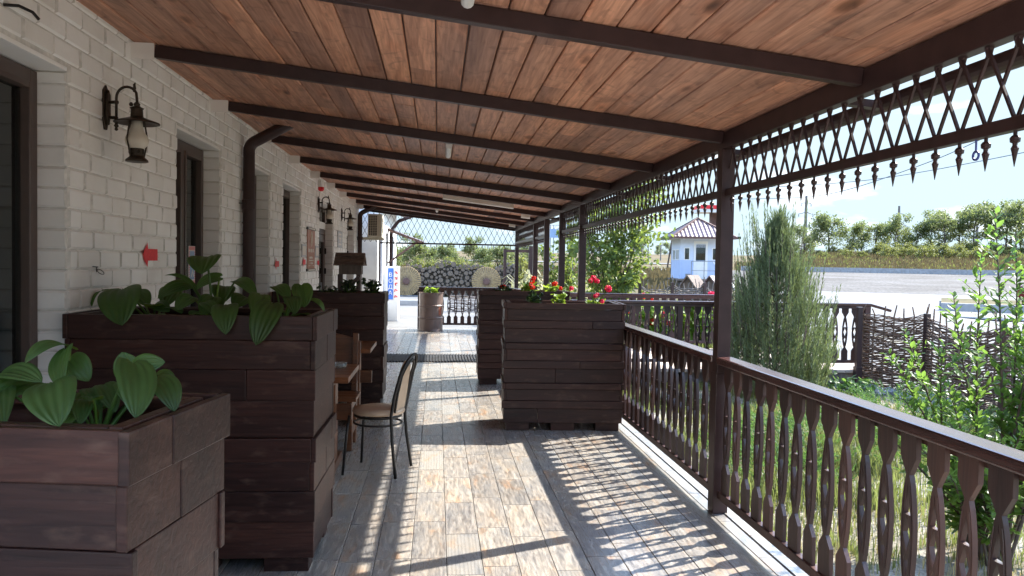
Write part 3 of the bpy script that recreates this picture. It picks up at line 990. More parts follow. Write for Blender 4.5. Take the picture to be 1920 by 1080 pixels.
def railing(p, q, z0, label, group='porch and bridge railings', spacing=.155, top=1.005, posts=()):
    p, q = Vector(p), Vector(q)
    d = q - p; L = d.length; ang = atan2(d.y, d.x)
    t = thing('railing', label, 'railing', (p.x, p.y, z0), 0, group)
    u = d / L
    def P(s, z): return (p.x + u.x * s, p.y + u.y * s, z0 + z)
    b = MB(); b.bar(P(0, top - .026), P(L, top - .026), .105, .048); b.build('top_rail', M['railY'], t, bevel=.009)
    b = MB(); b.bar(Vector(P(0, top - .068)) + Vector((-u.y, u.x, 0)) * -.026, Vector(P(L, top - .068)) + Vector((-u.y, u.x, 0)) * -.026, .024, .036); b.build('upper_batten', M['rail'], t)
    b = MB(); b.bar(P(0, .125), P(L, .125), .042, .05); b.build('bottom_rail', M['rail'], t, bevel=.004)
    n = int(L / spacing)
    sp = L / n
    for i in range(n):
        s = (i + .5) * sp
        o = inst(random.choice(bal), 'baluster', t, (u.x * s + .026 * u.y, u.y * s - .026 * u.x, .15), ang - pi / 2)
        o.location = (u.x * s, u.y * s, .15)
        o.scale = (1, R_(.95, 1.04), (top - .052 - .15) / BALH)
        o.rotation_euler = (R_(-.006, .006), R_(-.01, .01), ang - pi / 2 + R_(-.05, .05))
    for s in posts:
        b = MB(); b.box(P(s, 0)[0] - .04, P(s, 0)[0] + .04, P(s, 0)[1] - .04, P(s, 0)[1] + .04, z0 - .25, z0 + top - .055)
        b.build('post', M['rail'], t, bevel=.004)
    return t
railing((1.81, 0.02), (1.81, 4.715), 0, 'dark carved railing bay nearest the viewer, beside the leafy shrub')
railing((1.81, 4.805), (1.81, 9.555), 0, 'dark carved railing bay between the nearest post and the flower planters')
railing((1.81, 9.645), (1.81, 11.155), 0, 'short dark railing bay behind the far flower planter')
railing((1.81, 14.325), (1.81, 17.79), 0, 'far dark railing bay beyond the bridge opening')
railing((-0.42, 18.1), (1.78, 18.1), 0, 'dark railing across the far end of the porch behind the barrel', posts=(0.02,), top=.99)

# bridge
b = MB()
x = 2.0
while x < 6.9:
    b.box(x, x + .135, 11.42, 14.4, -.045, R_(-.003, .002)); x += .14
deck = b.build('bridge_deck', M['deck'], bevel=.003)
struct(deck)
b = MB()
b.box(1.97, 6.95, 11.46, 11.54, -.2, -.047); b.box(1.97, 6.95, 14.28, 14.36, -.2, -.047); b.box(1.97, 6.95, 12.8, 12.9, -.2, -.047)
struct(b.build('bridge_joists', M['greywood']))
rb1 = railing((2.0, 11.5), (6.75, 11.5), 0, 'near railing of the wooden bridge, passing behind the conifer', posts=(1.7, 3.4, 4.7), top=1.04)
rb2 = railing((2.0, 14.32), (6.75, 14.32), 0, 'far railing of the wooden bridge, in front of the poplar', posts=(1.7, 3.4, 4.7), top=1.04)
t = thing('stair_rail', 'sloping handrail where the bridge steps down to the paved lot', 'railing', (6.8, 11.5, 0))
b = MB(); b.bar((6.76, 11.5, 1.014), (7.05, 11.42, .93), .1, .045); b.build('handrail', M['railY'], t, bevel=.008)
b = MB(); b.box(6.72, 6.79, 11.53, 11.60, -.25, .99); b.build('post', M['rail'], t, bevel=.004)

# ================================================================ valances
SP = .131
fin = MB()
fin.lathe([(.006, 0), (.006, -.012), (.010, -.014), (.0155, -.021), (.0145, -.034), (.0075, -.038), (.007, -.044), (.012, -.054), (.0085, -.068), (.0075, -.074), (.001, -.112)], 8)
finm = fin.mesh('finial', M['steel'], recalc=True)
def valance(y0, y1, label):
    t = thing('lattice_valance', label, 'valance', (1.81, y0, 2.03), 0, 'lattice valances under the porch eave')
    b = MB(); b.box(1.79, 1.83, y0, y1, 2.015, 2.058); b.build('bottom_bar', M['steel'], t, bevel=.003)
    n = max(2, int(round((y1 - y0) / SP))); sp = (y1 - y0) / n
    lat = MB()
    for i in range(n):
        a = y0 + (i + .5) * sp
        for s in (-1, 1):
            c = a + s * sp
            if c < y0 or c > y1:
                f_ = abs((y0 if c < y0 else y1) - a) / sp
                lat.bar((1.81 + .006 * s, a, 2.312), (1.81 + .006 * s, a + s * sp * f_, 2.312 - .254 * f_), .0098, .0098, up=(1, 0, 0))
            else:
                lat.bar((1.81 + .006 * s, a, 2.312), (1.81 + .006 * s, c, 2.058), .0098, .0098, up=(1, 0, 0))
        lat.lathe([(.016, 2.311), (.010, 2.285), (.004, 2.275)], 6, (1.81, a, 0))
    lat.build('lattice', M['steel'], t)
    for i in range(n):
        inst(finm, 'finial', t, (0, (i + .5) * sp, -.016))
    return t
valance(0.0, 4.715, 'nearest lattice valance, with a blue hook hanging under it')
valance(4.805, 9.555, 'lattice valance bay between the two thickest posts')
valance(9.645, 11.155, 'short lattice valance bay just beyond the second thick post')
valance(12.845, 14.235, 'short lattice valance bay over the far half of the bridge opening')
valance(14.325, 17.79, 'farthest lattice valance bay along the porch edge')
# far end screen
t = thing('end_lattice', 'wide hanging lattice screen closing the far end of the porch', 'valance', (0, 17.84, 1.98))
b = MB(); b.box(-1.3, 1.79, 17.82, 17.86, 1.965, 2.0); b.build('bottom_bar', M['steel'], t)
lat = MB()
sp = .131; ht = .254
def ztop(x): return zb(x) - .035
i = -12
while i < 40:
    xs = -1.78 + i * sp
    for s in (-1, 1):
        # line x = xs + s*(z-2.0)*sp/ht ; clip to the screen
        pts = []
        for k in range(61):
            z = 2.0 + .75 * k / 60
            x_ = xs + s * (z - 2.0) * sp / ht
            if -1.78 <= x_ <= 1.78 and z < ztop(x_): pts.append((x_, 17.84 + s * .005, z))
        if len(pts) > 2: lat.bar(pts[0], pts[-1], .009, .009, up=(0, 1, 0))
    i += 1
lat.build('lattice', M['steel'], t)
i = 0
while -1.2 + i * sp < 1.75:
    inst(finm, 'finial', t, (-1.2 + i * sp, 0, -.015)).scale = (.8, .8, .75)
    i += 1
# ================================================================ planters
def planter(x0, x1, y0, y1, H, label, rot=0.0, bands=7, seed=1, ratio=.6, group='slatted wooden planter boxes'):
    rnd = random.Random(seed)
    cx, cy = (x0 + x1) / 2, (y0 + y1) / 2
    w, d = x1 - x0, y1 - y0
    t = thing('planter_box', label, 'planter', (cx, cy, 0), rot, group)
    b = MB()
    z = 0.075
    hs = []
    rem = H - z
    for i in range(bands):
        hs.append(rem / bands * (1.12 - .24 * (i % 2)) if True else 0)
    s = sum(hs); hs = [h * rem / s for h in hs]
    th = .024
    for i, h in enumerate(hs):
        z1 = z + h - .002
        for half in range(2):
            # every course is a broad board with a narrower strip over it
            za, zb_ = (z, z + h * ratio) if half == 0 else (z + h * ratio + .002, z1)
            pr = (.0 if half == 0 else .010) + rnd.uniform(0, .004) + (.007 if i % 2 else 0)
            ext = rnd.uniform(.001, .008)
            X0, X1, Y0_, Y1_ = -w / 2 - pr, w / 2 + pr, -d / 2 - pr, d / 2 + pr
            c = rnd.uniform(-.3, .3) * w
            tl = rnd.uniform(-.003, .003)
            if i % 2 == 0:
                if rnd.random() < .5:
                    b.box(X0 - ext, c - .001, Y0_, Y0_ + th, za, zb_); b.box(c + .001, X1 + ext, Y0_ + tl, Y0_ + th, za, zb_)
                else: b.box(X0 - ext, X1 + ext, Y0_, Y0_ + th, za, zb_)
                b.box(X0 - ext, X1 + ext, Y1_ - th, Y1_, za, zb_)
                b.box(X0, X0 + th, Y0_ + th + .001, Y1_ - th - .001, za, zb_); b.box(X1 - th, X1, Y0_ + th + .001, Y1_ - th - .001, za, zb_)
            else:
                b.box(X0, X0 + th, Y0_ - ext, Y1_ + ext, za, zb_)
                e2 = rnd.uniform(.25, .8)
                ym = Y0_ + (Y1_ - Y0_) * e2
                b.box(X1 - th, X1, Y0_ - ext, ym - .001, za, zb_); b.box(X1 - th + .002, X1 + .002, ym + .001, Y1_ + ext, za, zb_)
                b.box(X0 + th + .001, X1 - th - .001, Y0_, Y0_ + th, za, zb_); b.box(X0 + th + .001, X1 - th - .001, Y1_ - th, Y1_, za, zb_)
        z = z1 + .002
    # rim
    iw, il = w / 2 - .055, d / 2 - .055
    b.box(-w / 2 + .025, -iw, -d / 2 + .025, d / 2 - .025, H - .03, H - .004); b.box(iw, w / 2 - .025, -d / 2 + .025, d / 2 - .025, H - .03, H - .004)
    b.box(-iw + .001, iw - .001, -d / 2 + .025, -il, H - .032, H - .005); b.box(-iw + .001, iw - .001, il, d / 2 - .025, H - .032, H - .005)
    o = b.build('box', M['planter'], t, world=False, bevel=.0035)
    for fx in (-w / 2 + .13, 0, w / 2 - .13):
        for fy in (-d / 2 + .08, d / 2 - .08):
            f = MB(); f.box(fx - .11, fx + .11, fy - .06, fy + .06, 0, .073)
            f.build('foot', M['planter'], t, world=False, bevel=.003)
    s_ = MB(); nx_, ny_ = 14, 8
    vs = [(-iw - .01 + (2 * iw + .02) * i / nx_, -il - .01 + (2 * il + .02) * j / ny_, H - .085 + rnd.uniform(-.012, .015)) for j in range(ny_ + 1) for i in range(nx_ + 1)]
    s_.add(vs, [(j * (nx_ + 1) + i, j * (nx_ + 1) + i + 1, (j + 1) * (nx_ + 1) + i + 1, (j + 1) * (nx_ + 1) + i) for j in range(ny_) for i in range(nx_)], .5)
    s_.build('soil', M['soil'], t, world=False, recalc=False)
    return t
planter(-1.72, -0.585, 1.72, 2.14, 1.22, 'nearest dark planter box with hostas, cut off by the left edge of the view', radians(-9), 4, 3, .54)
planter(-1.77, -0.60, 3.92, 4.56, 1.29, 'tall dark planter box full of hostas under the red arrow', radians(-1.0), 4, 5, .54)
planter(-1.73, -0.575, 8.44, 9.0, 1.225, 'dark planter box beyond the two tables with small dark plants', 0, 4, 7, .54)
planter(0.655, 1.765, 7.15, 7.72, 1.205, 'dark planter box beside the railing, nearest of the two with red flowers', radians(-3), 6, 9, .64)
planter(0.55, 1.70, 9.88, 10.45, 1.215, 'dark planter box behind the other one beside the railing, with scarlet flowers', radians(-1), 6, 12, .64)

# ================================================================ hostas
def hosta_leaf(b, A, B, W, arch=0.3, nh=(0, 0, 1), fold=.25, droop=0.0, ribs=5, rnd=None, wav=1.0):
    A, B = Vector(A), Vector(B)
    B = A + (B - A) * .93; W *= .9
    L = (B - A).length
    nh = Vector(nh).normalized()
    dirv = (B - A).normalized()
    up = (nh - dirv * nh.dot(dirv))
    up = up.normalized() if up.length > .05 else Vector((0, -.3, 1)).normalized()
    mid = (A + B) / 2 + up * (arch * L) + Vector((0, 0, droop * L))
    NS, NT = 24, 16
    vs = []
    ph = R_(0, 6)
    for j in range(NT + 1):
        t = j / NT
        p = A * (1 - t) ** 2 + mid * 2 * t * (1 - t) + B * t * t
        tg = ((mid - A) * (1 - t) + (B - mid) * t).normalized()
        side = tg.cross(up).normalized()
        n = side.cross(tg).normalized()
        w = W / 2 * min(1.0, 2.12 * max(t, .006) ** .42 * (1 - t) ** .72)
        for i in range(NS + 1):
            s = -1 + 2 * i / NS
            back = -.20 * L * abs(s) ** 1.4 * (1 - t) ** 3 * min(1, w / (W * .2))
            rib = .0017 * wav * cos(s * pi * ribs) * (W / .09) * (1 - abs(s) ** 4 * .4) * min(1, 4 * t * (1 - t) + .3)
            cup = fold * w * (abs(s) ** 1.2) - .55 * fold * w * abs(s) ** 3
            wave = .018 * W / .1 * .09 * 10 * sin(t * 7 + ph + (1 if s > 0 else 2.2)) * abs(s) ** 3 * .12 * 10 * .5
            vs.append(p + side * (s * w) + tg * back + n * (rib + cup + wave * .1))
    fs = []
    for j in range(NT):
        for i in range(NS):
            a = j * (NS + 1) + i
            fs.append((a, a + 1, a + NS + 2, a + NS + 1))
    b.add(vs, fs, R_(0, .75) if rnd is None else rnd)

def petiole(b, root, A, r=.005, sag=.15):
    root, A = Vector(root), Vector(A)
    m = (root + A) / 2 + Vector((0, 0, sag * (A - root).length))
    pts = [root * (1 - t) ** 2 + m * 2 * t * (1 - t) + A * t * t for t in [k / 7 for k in range(8)]]
    b.tube(pts, [r * (1.2 - .5 * k / 7) for k in range(8)], 6)

CAMP = Vector((0, 0, 1.57))
def hosta(label, root, leaves, group, r=.005, extra=4, spread=.13, lsz=.07):
    t = thing('hosta_plant', label, 'plant', root, 0, group)
    lb, sb = MB(), MB()
    for lf in leaves:
        A, B, W = lf[0], lf[1], lf[2]
        arch = lf[3] if len(lf) > 3 else .25
        A_, B_ = Vector(A), Vector(B)
        # the upper face of a leaf turns towards the light and the open side
        nh = lf[4] if len(lf) > 4 else (.25, -.75, .75)
        hosta_leaf(lb, A, B, W, arch, nh)
        petiole(sb, root, A, r)
    for k in range(extra):
        a = R_(0, 2 * pi); rr = R_(.05, spread)
        A = Vector(root) + Vector((cos(a) * rr, sin(a) * rr * .6, R_(.06, .13)))
        B = A + Vector((cos(a) * lsz, sin(a) * lsz * .7, R_(-.05, .02)))
        hosta_leaf(lb, A, B, lsz * R_(.7, 1), .25, (0, 0, 1))
        petiole(sb, root, A, r * .8)
    lb.build('leaves', M['hosta'], t, smooth=True, recalc=False)
    sb.build('stalks', M['stem'], t, smooth=True, recalc=False)
    return t
G1 = 'hostas in the nearest planter box'
hosta('hosta with a large arching leaf, left in the nearest planter box', (-0.86, 1.90, 1.14), [
    ((-0.872, 1.937, 1.350), (-0.930, 1.835, 1.322), 0.066, .45, (0, -.3, 1)),
    ((-0.832, 1.760, 1.292), (-0.757, 1.640, 1.215), 0.116, .28, (.2, -.9, .5)),
    ((-0.866, 1.900, 1.350), (-0.830, 1.800, 1.270), 0.064, .18, (-.3, -.8, .4)),
    ((-0.870, 1.937, 1.325), (-0.815, 1.915, 1.268), 0.066, .3, (.2, -.8, .5)),
    ((-0.985, 1.86, 1.300), (-0.862, 1.800, 1.286), 0.074, .25, (.1, -.5, .8)),
    ((-0.978, 1.844, 1.262), (-0.905, 1.715, 1.200), 0.075, .3, (.2, -.8, .5)),
    ((-0.93, 1.90, 1.275), (-1.02, 1.80, 1.23), 0.08, .3),
    ((-0.83, 1.95, 1.25), (-0.77, 1.86, 1.21), 0.06, .3)], G1, .0045)
hosta('hosta with one big ribbed hanging leaf, right in the nearest planter box', (-0.775, 1.86, 1.13), [
    ((-0.694, 1.850, 1.325), (-0.640, 1.720, 1.213), 0.098, .22, (.55, -.75, .4)),
    ((-0.712, 1.895, 1.300), (-0.628, 1.882, 1.325), 0.066, .3, (0, -.8, .5)),
    ((-0.735, 1.945, 1.280), (-0.752, 1.93, 1.345), 0.07, .2, (.2, -.9, .3)),
    ((-0.668, 1.924, 1.280), (-0.598, 1.850, 1.205), 0.078, .35, (.5, -.7, .5)),
    ((-0.688, 1.966, 1.278), (-0.630, 1.962, 1.268), 0.034, .55, (0, -.4, 1)),
    ((-0.790, 1.925, 1.262), (-0.731, 1.850, 1.205), 0.06, .3),
    ((-0.74, 1.90, 1.27), (-0.70, 1.83, 1.23), 0.04, .3),
    ((-0.80, 1.85, 1.24), (-0.775, 1.77, 1.195), 0.05, .3)], G1, .0045)
L2 = [((-1.571,4.05,1.405),(-1.495,3.85,1.225),0.225,.3,(.05,-.9,.45)), ((-1.745,4.287,1.389),(-1.781,4.185,1.299),0.06,.4,(-.5,-.5,.6)),
      ((-1.488,4.258,1.315),(-1.389,4.20,1.280),0.10), ((-1.330,4.348,1.420),(-1.475,4.226,1.345),0.12,.3,(0,-.6,.7)),
      ((-1.235,4.30,1.575),(-1.202,4.095,1.480),0.19,.25,(0,-.55,.8)), ((-1.300,4.294,1.415),(-1.467,4.310,1.475),0.06,.35,(0,-.3,1)),
      ((-1.190,4.385,1.465),(-1.331,4.394,1.388),0.10,.3,(0,-.6,.7)), ((-1.049,3.985,1.335),(-1.010,3.835,1.190),0.145,.45,(.1,-.9,.5)),
      ((-0.824,3.985,1.345),(-0.872,3.825,1.135),0.160,.4,(.1,-.9,.5)), ((-0.733,4.288,1.431),(-0.695,4.171,1.308),0.124,.15,(.2,-.9,.2)),
      ((-0.690,4.281,1.353),(-0.600,4.262,1.283),0.055,.5,(0,-.3,1)), ((-0.915,4.154,1.382),(-0.923,4.021,1.274),0.120,.3),
      ((-0.873,4.301,1.423),(-0.769,4.170,1.346),0.10,.3), ((-1.102,4.374,1.447),(-0.950,4.238,1.357),0.1,.35),
      ((-1.179,4.229,1.364),(-1.204,4.098,1.266),0.116,.3), ((-1.292,4.240,1.362),(-1.338,4.111,1.291),0.1,.3),
      ((-1.060,4.418,1.357),(-1.092,4.289,1.298),0.127,.3), ((-0.771,4.190,1.371),(-0.724,4.062,1.280),0.105,.3),
      ((-1.191,4.48,1.411),(-1.164,4.307,1.311),0.141,.3), ((-1.461,4.468,1.392),(-1.467,4.326,1.291),0.128,.3),
      ((-1.640,4.42,1.377),(-1.551,4.355,1.293),0.111,.3), ((-1.191,4.129,1.341),(-1.111,4.050,1.271),0.09,.3)]
G2 = 'hostas in the tall planter box under the red arrow'
hosta('hosta with a broad heart shaped leaf, left end of the tall planter box', (-1.50, 4.28, 1.2), [l for l in L2 if l[0][0] < -1.42], G2, .006, 3, .16, .12)
hosta('hosta with a leaf raised on a long stalk, middle of the tall planter box', (-1.19, 4.28, 1.2), [l for l in L2 if -1.42 <= l[0][0] < -1.0], G2, .007, 3, .16, .12)
hosta('hosta with a bright leaf, right end of the tall planter box', (-0.82, 4.24, 1.2), [l for l in L2 if l[0][0] >= -1.0], G2, .006, 3, .14, .11)

# ================================================================ small flowering plants
def rosette_plant(name, label, root, h, rad, nleaf, lsz, lm, heads=(), hm=None, cat='plant', group=None, leafz=(0.03, 0.12)):
    t = thing(name, label, cat, root, 0, group)
    lb, sb = MB(), MB()
    for k in range(nleaf):
        a = R_(0, 2 * pi); rr = rad * sqrt(R_(0.02, 1))
        c = Vector(root) + Vector((cos(a) * rr, sin(a) * rr * .8, R_(*leafz)))
        nrm = Vector((R_(-.7, .7), R_(-.9, .4), R_(.3, 1))).normalized()
        u = nrm.cross(Vector((0, 0, 1)) if abs(nrm.z) < .9 else Vector((1, 0, 0))).normalized(); v = nrm.cross(u)
        s = lsz * R_(.6, 1.2)
        m = 10
        vs = [c] + [c + (u * cos(2 * pi * q / m) + v * sin(2 * pi * q / m)) * s * (1 + .16 * cos(q * pi)) + nrm * s * .25 * R_(.4, 1) for q in range(m)]
        lb.add(vs, [(0, 1 + q, 1 + (q + 1) % m) for q in range(m)])
        sb.tube([root, (Vector(root) + c) / 2 + Vector((R_(-.01, .01), 0, .01)), c], .0028, 4)
    lb.build('leaves', M[lm], t, smooth=False, recalc=False)
    for i, (hp, hr) in enumerate(heads):
        f = MB(); hp = Vector(hp)
        for k in range(46):
            d = Vector((R_(-1, 1), R_(-1, 1), R_(-.7, 1))).normalized()
            c = hp + d * hr * R_(.65, 1)
            u = d.cross(Vector((.3, .2, 1))).normalized(); v = d.cross(u)
            s = hr * .38
            vs = [c] + [c + (u * cos(2 * pi * q / 5 + k) + v * sin(2 * pi * q / 5 + k)) * s * R_(.7, 1.2) + d * s * .3 for q in range(5)]
            f.add(vs, [(0, 1 + q, 1 + (q + 1) % 5) for q in range(5)])
        f.build('flower_head', M[hm], t, recalc=False)
        m_ = (Vector(root) + hp) / 2 + Vector((R_(-.02, .02), R_(-.02, .02), .03))
        sb.tube([root, m_, hp], .0035, 5)
    sb.build('stalks', M['stem'], t, recalc=False)
    return t
rosette_plant('geranium', 'crimson geranium with tall flower stalks, right end of the nearest flower planter', (1.50, 7.32, 1.13), .3, .06, 16, .026, 'geran',
              [((1.490, 7.29, 1.443), .026), ((1.450, 7.242, 1.413), .022), ((1.521, 7.286, 1.413), .026), ((1.618, 7.224, 1.345), .030), ((1.636, 7.26, 1.33), .024), ((1.487, 7.184, 1.272), .02), ((1.515, 7.22, 1.285), .018)], 'petalpink', 'flower')
rosette_plant('geranium', 'low pink flowering geranium at the right corner of the nearest flower planter', (1.57, 7.28, 1.13), .1, .05, 8, .022, 'geran', [((1.555, 7.2, 1.222), .022)], 'petalpink', 'flower')
rosette_plant('bedding_plant', 'bright yellow green leafy plant in the middle of the nearest flower planter', (1.18, 7.36, 1.13), .1, .075, 34, .024, 'geran', leafz=(.06, .155))
rosette_plant('bedding_plant', 'dark grey green bushy plant left in the nearest flower planter', (0.94, 7.38, 1.13), .1, .085, 46, .018, 'darkleaf', leafz=(.05, .18))
rosette_plant('geranium', 'scarlet geranium with three stacked flower heads in the far flower planter', (1.22, 10.15, 1.14), .2, .13, 44, .032, 'geran',
              [((1.25, 10.124, 1.339), .034), ((1.268, 10.125, 1.378), .030), ((1.239, 10.022, 1.260), .034), ((1.225, 10.05, 1.295), .028)], 'petalred', 'flower', leafz=(.05, .17))
rosette_plant('geranium', 'orange red geranium on the right of the far flower planter', (1.50, 10.15, 1.14), .2, .10, 30, .030, 'geran', [((1.551, 10.094, 1.309), .032), ((1.525, 10.1, 1.30), .026), ((1.61, 9.987, 1.25), .024)], 'petalred', 'flower', leafz=(.05, .14))
rosette_plant('geranium', 'pink geranium leaning over the right end of the far flower planter', (1.66, 10.12, 1.14), .2, .05, 8, .022, 'geran', [((1.752, 9.972, 1.253), .032)], 'petalpink', 'flower')
rosette_plant('geranium', 'dark red geranium at the left end of the far flower planter', (0.86, 10.15, 1.14), .2, .12, 40, .028, 'darkleaf', [((0.88, 10.158, 1.262), .026), ((0.84, 10.17, 1.255), .02)], 'petalred', 'flower', leafz=(.04, .12))
rosette_plant('bedding_plant', 'dark fleshy plant on the left in the planter box beyond the tables', (-0.97, 8.70, 1.15), .2, .11, 46, .030, 'darkleaf', leafz=(.06, .20))
rosette_plant('bedding_plant', 'dark fleshy plant on the right in the planter box beyond the tables', (-0.72, 8.68, 1.15), .2, .10, 40, .032, 'darkleaf', leafz=(.06, .21))
rosette_plant('bedding_plant', 'low dark plant left of centre in the planter box beyond the tables', (-1.2, 8.70, 1.15), .2, .1, 24, .026, 'darkleaf', leafz=(.05, .13))

# ================================================================ tables and benches
def table(yc, label):
    t = thing('wooden_table', label, 'table', (-1.2, yc, 0), 0, 'wooden tables between the planters')
    b = MB()
    for k in range(5):
        b.box(-1.755, -.607, yc - .36 + .144 * k + .001, yc - .36 + .144 * (k + 1) - .001, .708, .75)
    b.build('tabletop', M['table'], t, bevel=.004)
    for xx in (-.76, -1.6):
        b = MB()
        b.box(xx - .028, xx + .028, yc - .075, yc + .075, .075, .66); b.box(xx - .03, xx + .03, yc - .3, yc + .3, .66, .706); b.box(xx - .035, xx + .035, yc - .30, yc + .30, 0.002, .075)
        b.build('trestle', M['table'], t, bevel=.005)
    b = MB(); b.box(-1.72, -.62, yc - .02, yc + .02, .38, .50); b.build('stretcher', M['table'], t, bevel=.005)
    return t
table(5.83, 'brown wooden trestle table with a glass ashtray, beside the metal chair')
table(7.62, 'brown wooden trestle table in front of the planter box with small dark plants')
def bench(yb, s, label):
    """high backed bench; yb = plane of the back, s = +1 seat towards +y"""
    t = thing('wooden_bench', label, 'bench', (-1.2, yb, 0), 0, 'wooden benches at the tables')
    for xx in (-.70, -1.66):
        b = MB()
        b.bar((xx, yb + s * .06, .002), (xx, yb + s * .02, .50), .045, .075, up=(0, 1, 0)); b.bar((xx, yb + s * .02, .50), (xx, yb - s * .07, .93), .045, .07, up=(0, 1, 0))
        b.box(xx - .022, xx + .022, yb + s * .36 - .035, yb + s * .36 + .035, .002, .41)
        b.box(xx - .02, xx + .02, min(yb + s * .06, yb + s * .4), max(yb + s * .06, yb + s * .4), .34, .41)
        b.box(xx - .018, xx + .018, min(yb + s * .06, yb + s * .33), max(yb + s * .06, yb + s * .33), .12, .2)
        b.build('end_frame', M['table'], t, bevel=.004)
    b = MB()
    for k in range(3):
        a, c = yb + s * (.03 + .13 * k), yb + s * (.03 + .13 * k + .125)
        b.box(-1.74, -.645, min(a, c), max(a, c), .412, .442)
    b.build('seat', M['table'], t, bevel=.004)
    bk = MB()
    # shaped top board
    pts = [(-1.70, .66)] + [(-.66, .66), (-.66, .86)] + [(-.66 - 1.04 * q / 16, .86 + .10 * sin(pi * q / 16) ** .8) for q in range(1, 16)] + [(-1.70, .86)]
    bk.prism(pts, -.014, .014, lambda u, v, d: (u, yb + d - s * .02 - s * (v - .5) * .2, v))
    bk.prism([(-1.70, .52), (-.66, .52), (-.66, .61), (-1.70, .61)], -.012, .012, lambda u, v, d: (u, yb + d - s * .02 - s * (v - .5) * .2, v))
    bk.build('backrest', M['table'], t, bevel=.003)
    return t
bench(4.80, 1, 'wooden bench with its back against the tall hosta planter')
bench(6.80, -1, 'wooden bench between the two tables, facing the viewer side table')
# ashtray
t = thing('ashtray', 'round clear glass ashtray on the near wooden table', 'ashtray', (-.74, 6.0, .7505))
b = MB(); b.lathe([(.048, 0), (.058, .006), (.062, .036), (.054, .036), (.046, .014), (.001, .012)], 20)
b.build('bowl', M['glass'], t, smooth=False, world=False)
# ================================================================ metal chair
t = thing('metal_chair', 'metal framed chair with round beige seat beside the wooden table', 'chair', (-.42, 5.82, 0), radians(-16))
# local frame: front = -x
b = MB()
b.lathe([(.168, .435), (.188, .44), (.195, .455), (.188, .474), (.12, .482), (.001, .484)], 28)
b.build('seat', M['vinyl'], t, smooth=True, world=False)
fr = MB()
for s in (-1, 1):
    fr = MB(); fr.tube([(-.17, s * .15, .435), (-.185, s * .165, .3), (-.205, s * .185, .0)], [.0115, .0115, .010], 8)
    fr.build('front_leg', M['black'], t, smooth=True, world=False)
fr = MB()
hoop = []
for s in (-1, 1):
    seg = [(.20, s * .185, .0), (.165, s * .165, .25), (.15, s * .155, .44), (.18, s * .165, .60), (.215, s * .155, .74)]
    hoop.append(seg)
arc = [(.215 + .055 * sin(pi * k / 12), .155 * cos(pi * k / 12), .74 + .145 * sin(pi * k / 12)) for k in range(1, 12)]
pts = hoop[1] + arc + hoop[0][::-1]
fr.tube(pts, .0118, 9)
inner = [(.16, .10, .46), (.185, .112, .60), (.212, .105, .73)] + [(.212 + .045 * sin(pi * k / 10), .105 * cos(pi * k / 10), .73 + .115 * sin(pi * k / 10)) for k in range(1, 10)] + [(.212, -.105, .73), (.185, -.112, .60), (.16, -.10, .46)]
fr.tube(inner, .009, 8)
fr.build('back_frame', M['black'], t, smooth=True, world=False)
fr = MB()
fr.tube([(.17 * cos(q) - .005, .158 * sin(q), .42) for q in [2 * pi * k / 28 for k in range(29)]], .010, 8, cap=False)
fr.tube([(.178 * cos(q) - .005, .165 * sin(q), .365) for q in [2 * pi * k / 28 for k in range(29)]], .008, 8, cap=False)
fr.build('seat_ring', M['black'], t, smooth=True, world=False)
p = MB()
outl = [(.098, .47), (.108, .60), (.10, .73)] + [(.10 * cos(pi * k / 10), .73 + .108 * sin(pi * k / 10)) for k in range(1, 10)] + [(-.10, .73), (-.108, .60), (-.098, .47)]
def backx(z): return .155 + .19 * max(0, z - .45) ** 1.0 * .75 + .05 * max(0, z - .72)
p.prism(outl, -.011, .011, lambda u, v, d: (backx(v) + d, u, v))
p.build('backrest_pad', M['vinyl'], t, world=False, bevel=.005)

# ================================================================ floor mat and barrel
t = thing('floor_mat', 'dark ribbed rubber mat across the porch floor near the bridge', 'mat', (-.09, 12.6, 0.001))
b = MB(); b.box(-.87, .70, 12.1, 13.1, .001, .006)
b.build('base', M['rubber'], t)
b = MB()
for k in range(33): b.box(-.86 + .0475 * k, -.86 + .0475 * k + .022, 12.11, 13.09, .0055, .02)
b.build('ribs', M['rubber'], t)
t = thing('barrel', 'brown painted steel drum used as a planter at the porch end', 'barrel', (-.13, 17.75, 0))
b = MB()
prof = [(.272, 0), (.28, .012), (.275, .03)]
for k in range(3):
    z = .03 + k * .275
    prof += [(.272, z + .02), (.272, z + .24), (.286, z + .262), (.286, z + .272), (.272, z + .29)]
prof = prof[:-3] + [(.272, .845), (.283, .855), (.283, .872), (.266, .872), (.262, .80), (.001, .80)]
b.lathe(prof, 36, (-.13, 17.75, 0))
b.build('drum', M['barrel'], t, smooth=False)
b = MB(); b.lathe([(.26, .801), (.001, .815)], 24, (-.13, 17.75, 0)); b.build('soil', M['soil'], t)
b = MB()
vs = [(-.13 + .2735 * cos(q), 17.75 + .2735 * sin(q), z) for z in (.36, .56) for q in [radians(-50 + 4 * k) for k in range(6)]]
b.add(vs, [(k, k + 1, k + 7, k + 6) for k in range(5)]); b.build('rust_patch', M['rust'], t)
rosette_plant('bedding_plant', 'bright green young plant growing in the steel drum', (-.13, 17.7, .81), .2, .17, 40, .05, 'geran', leafz=(.05, .15))
tt = COL.objects[-1]

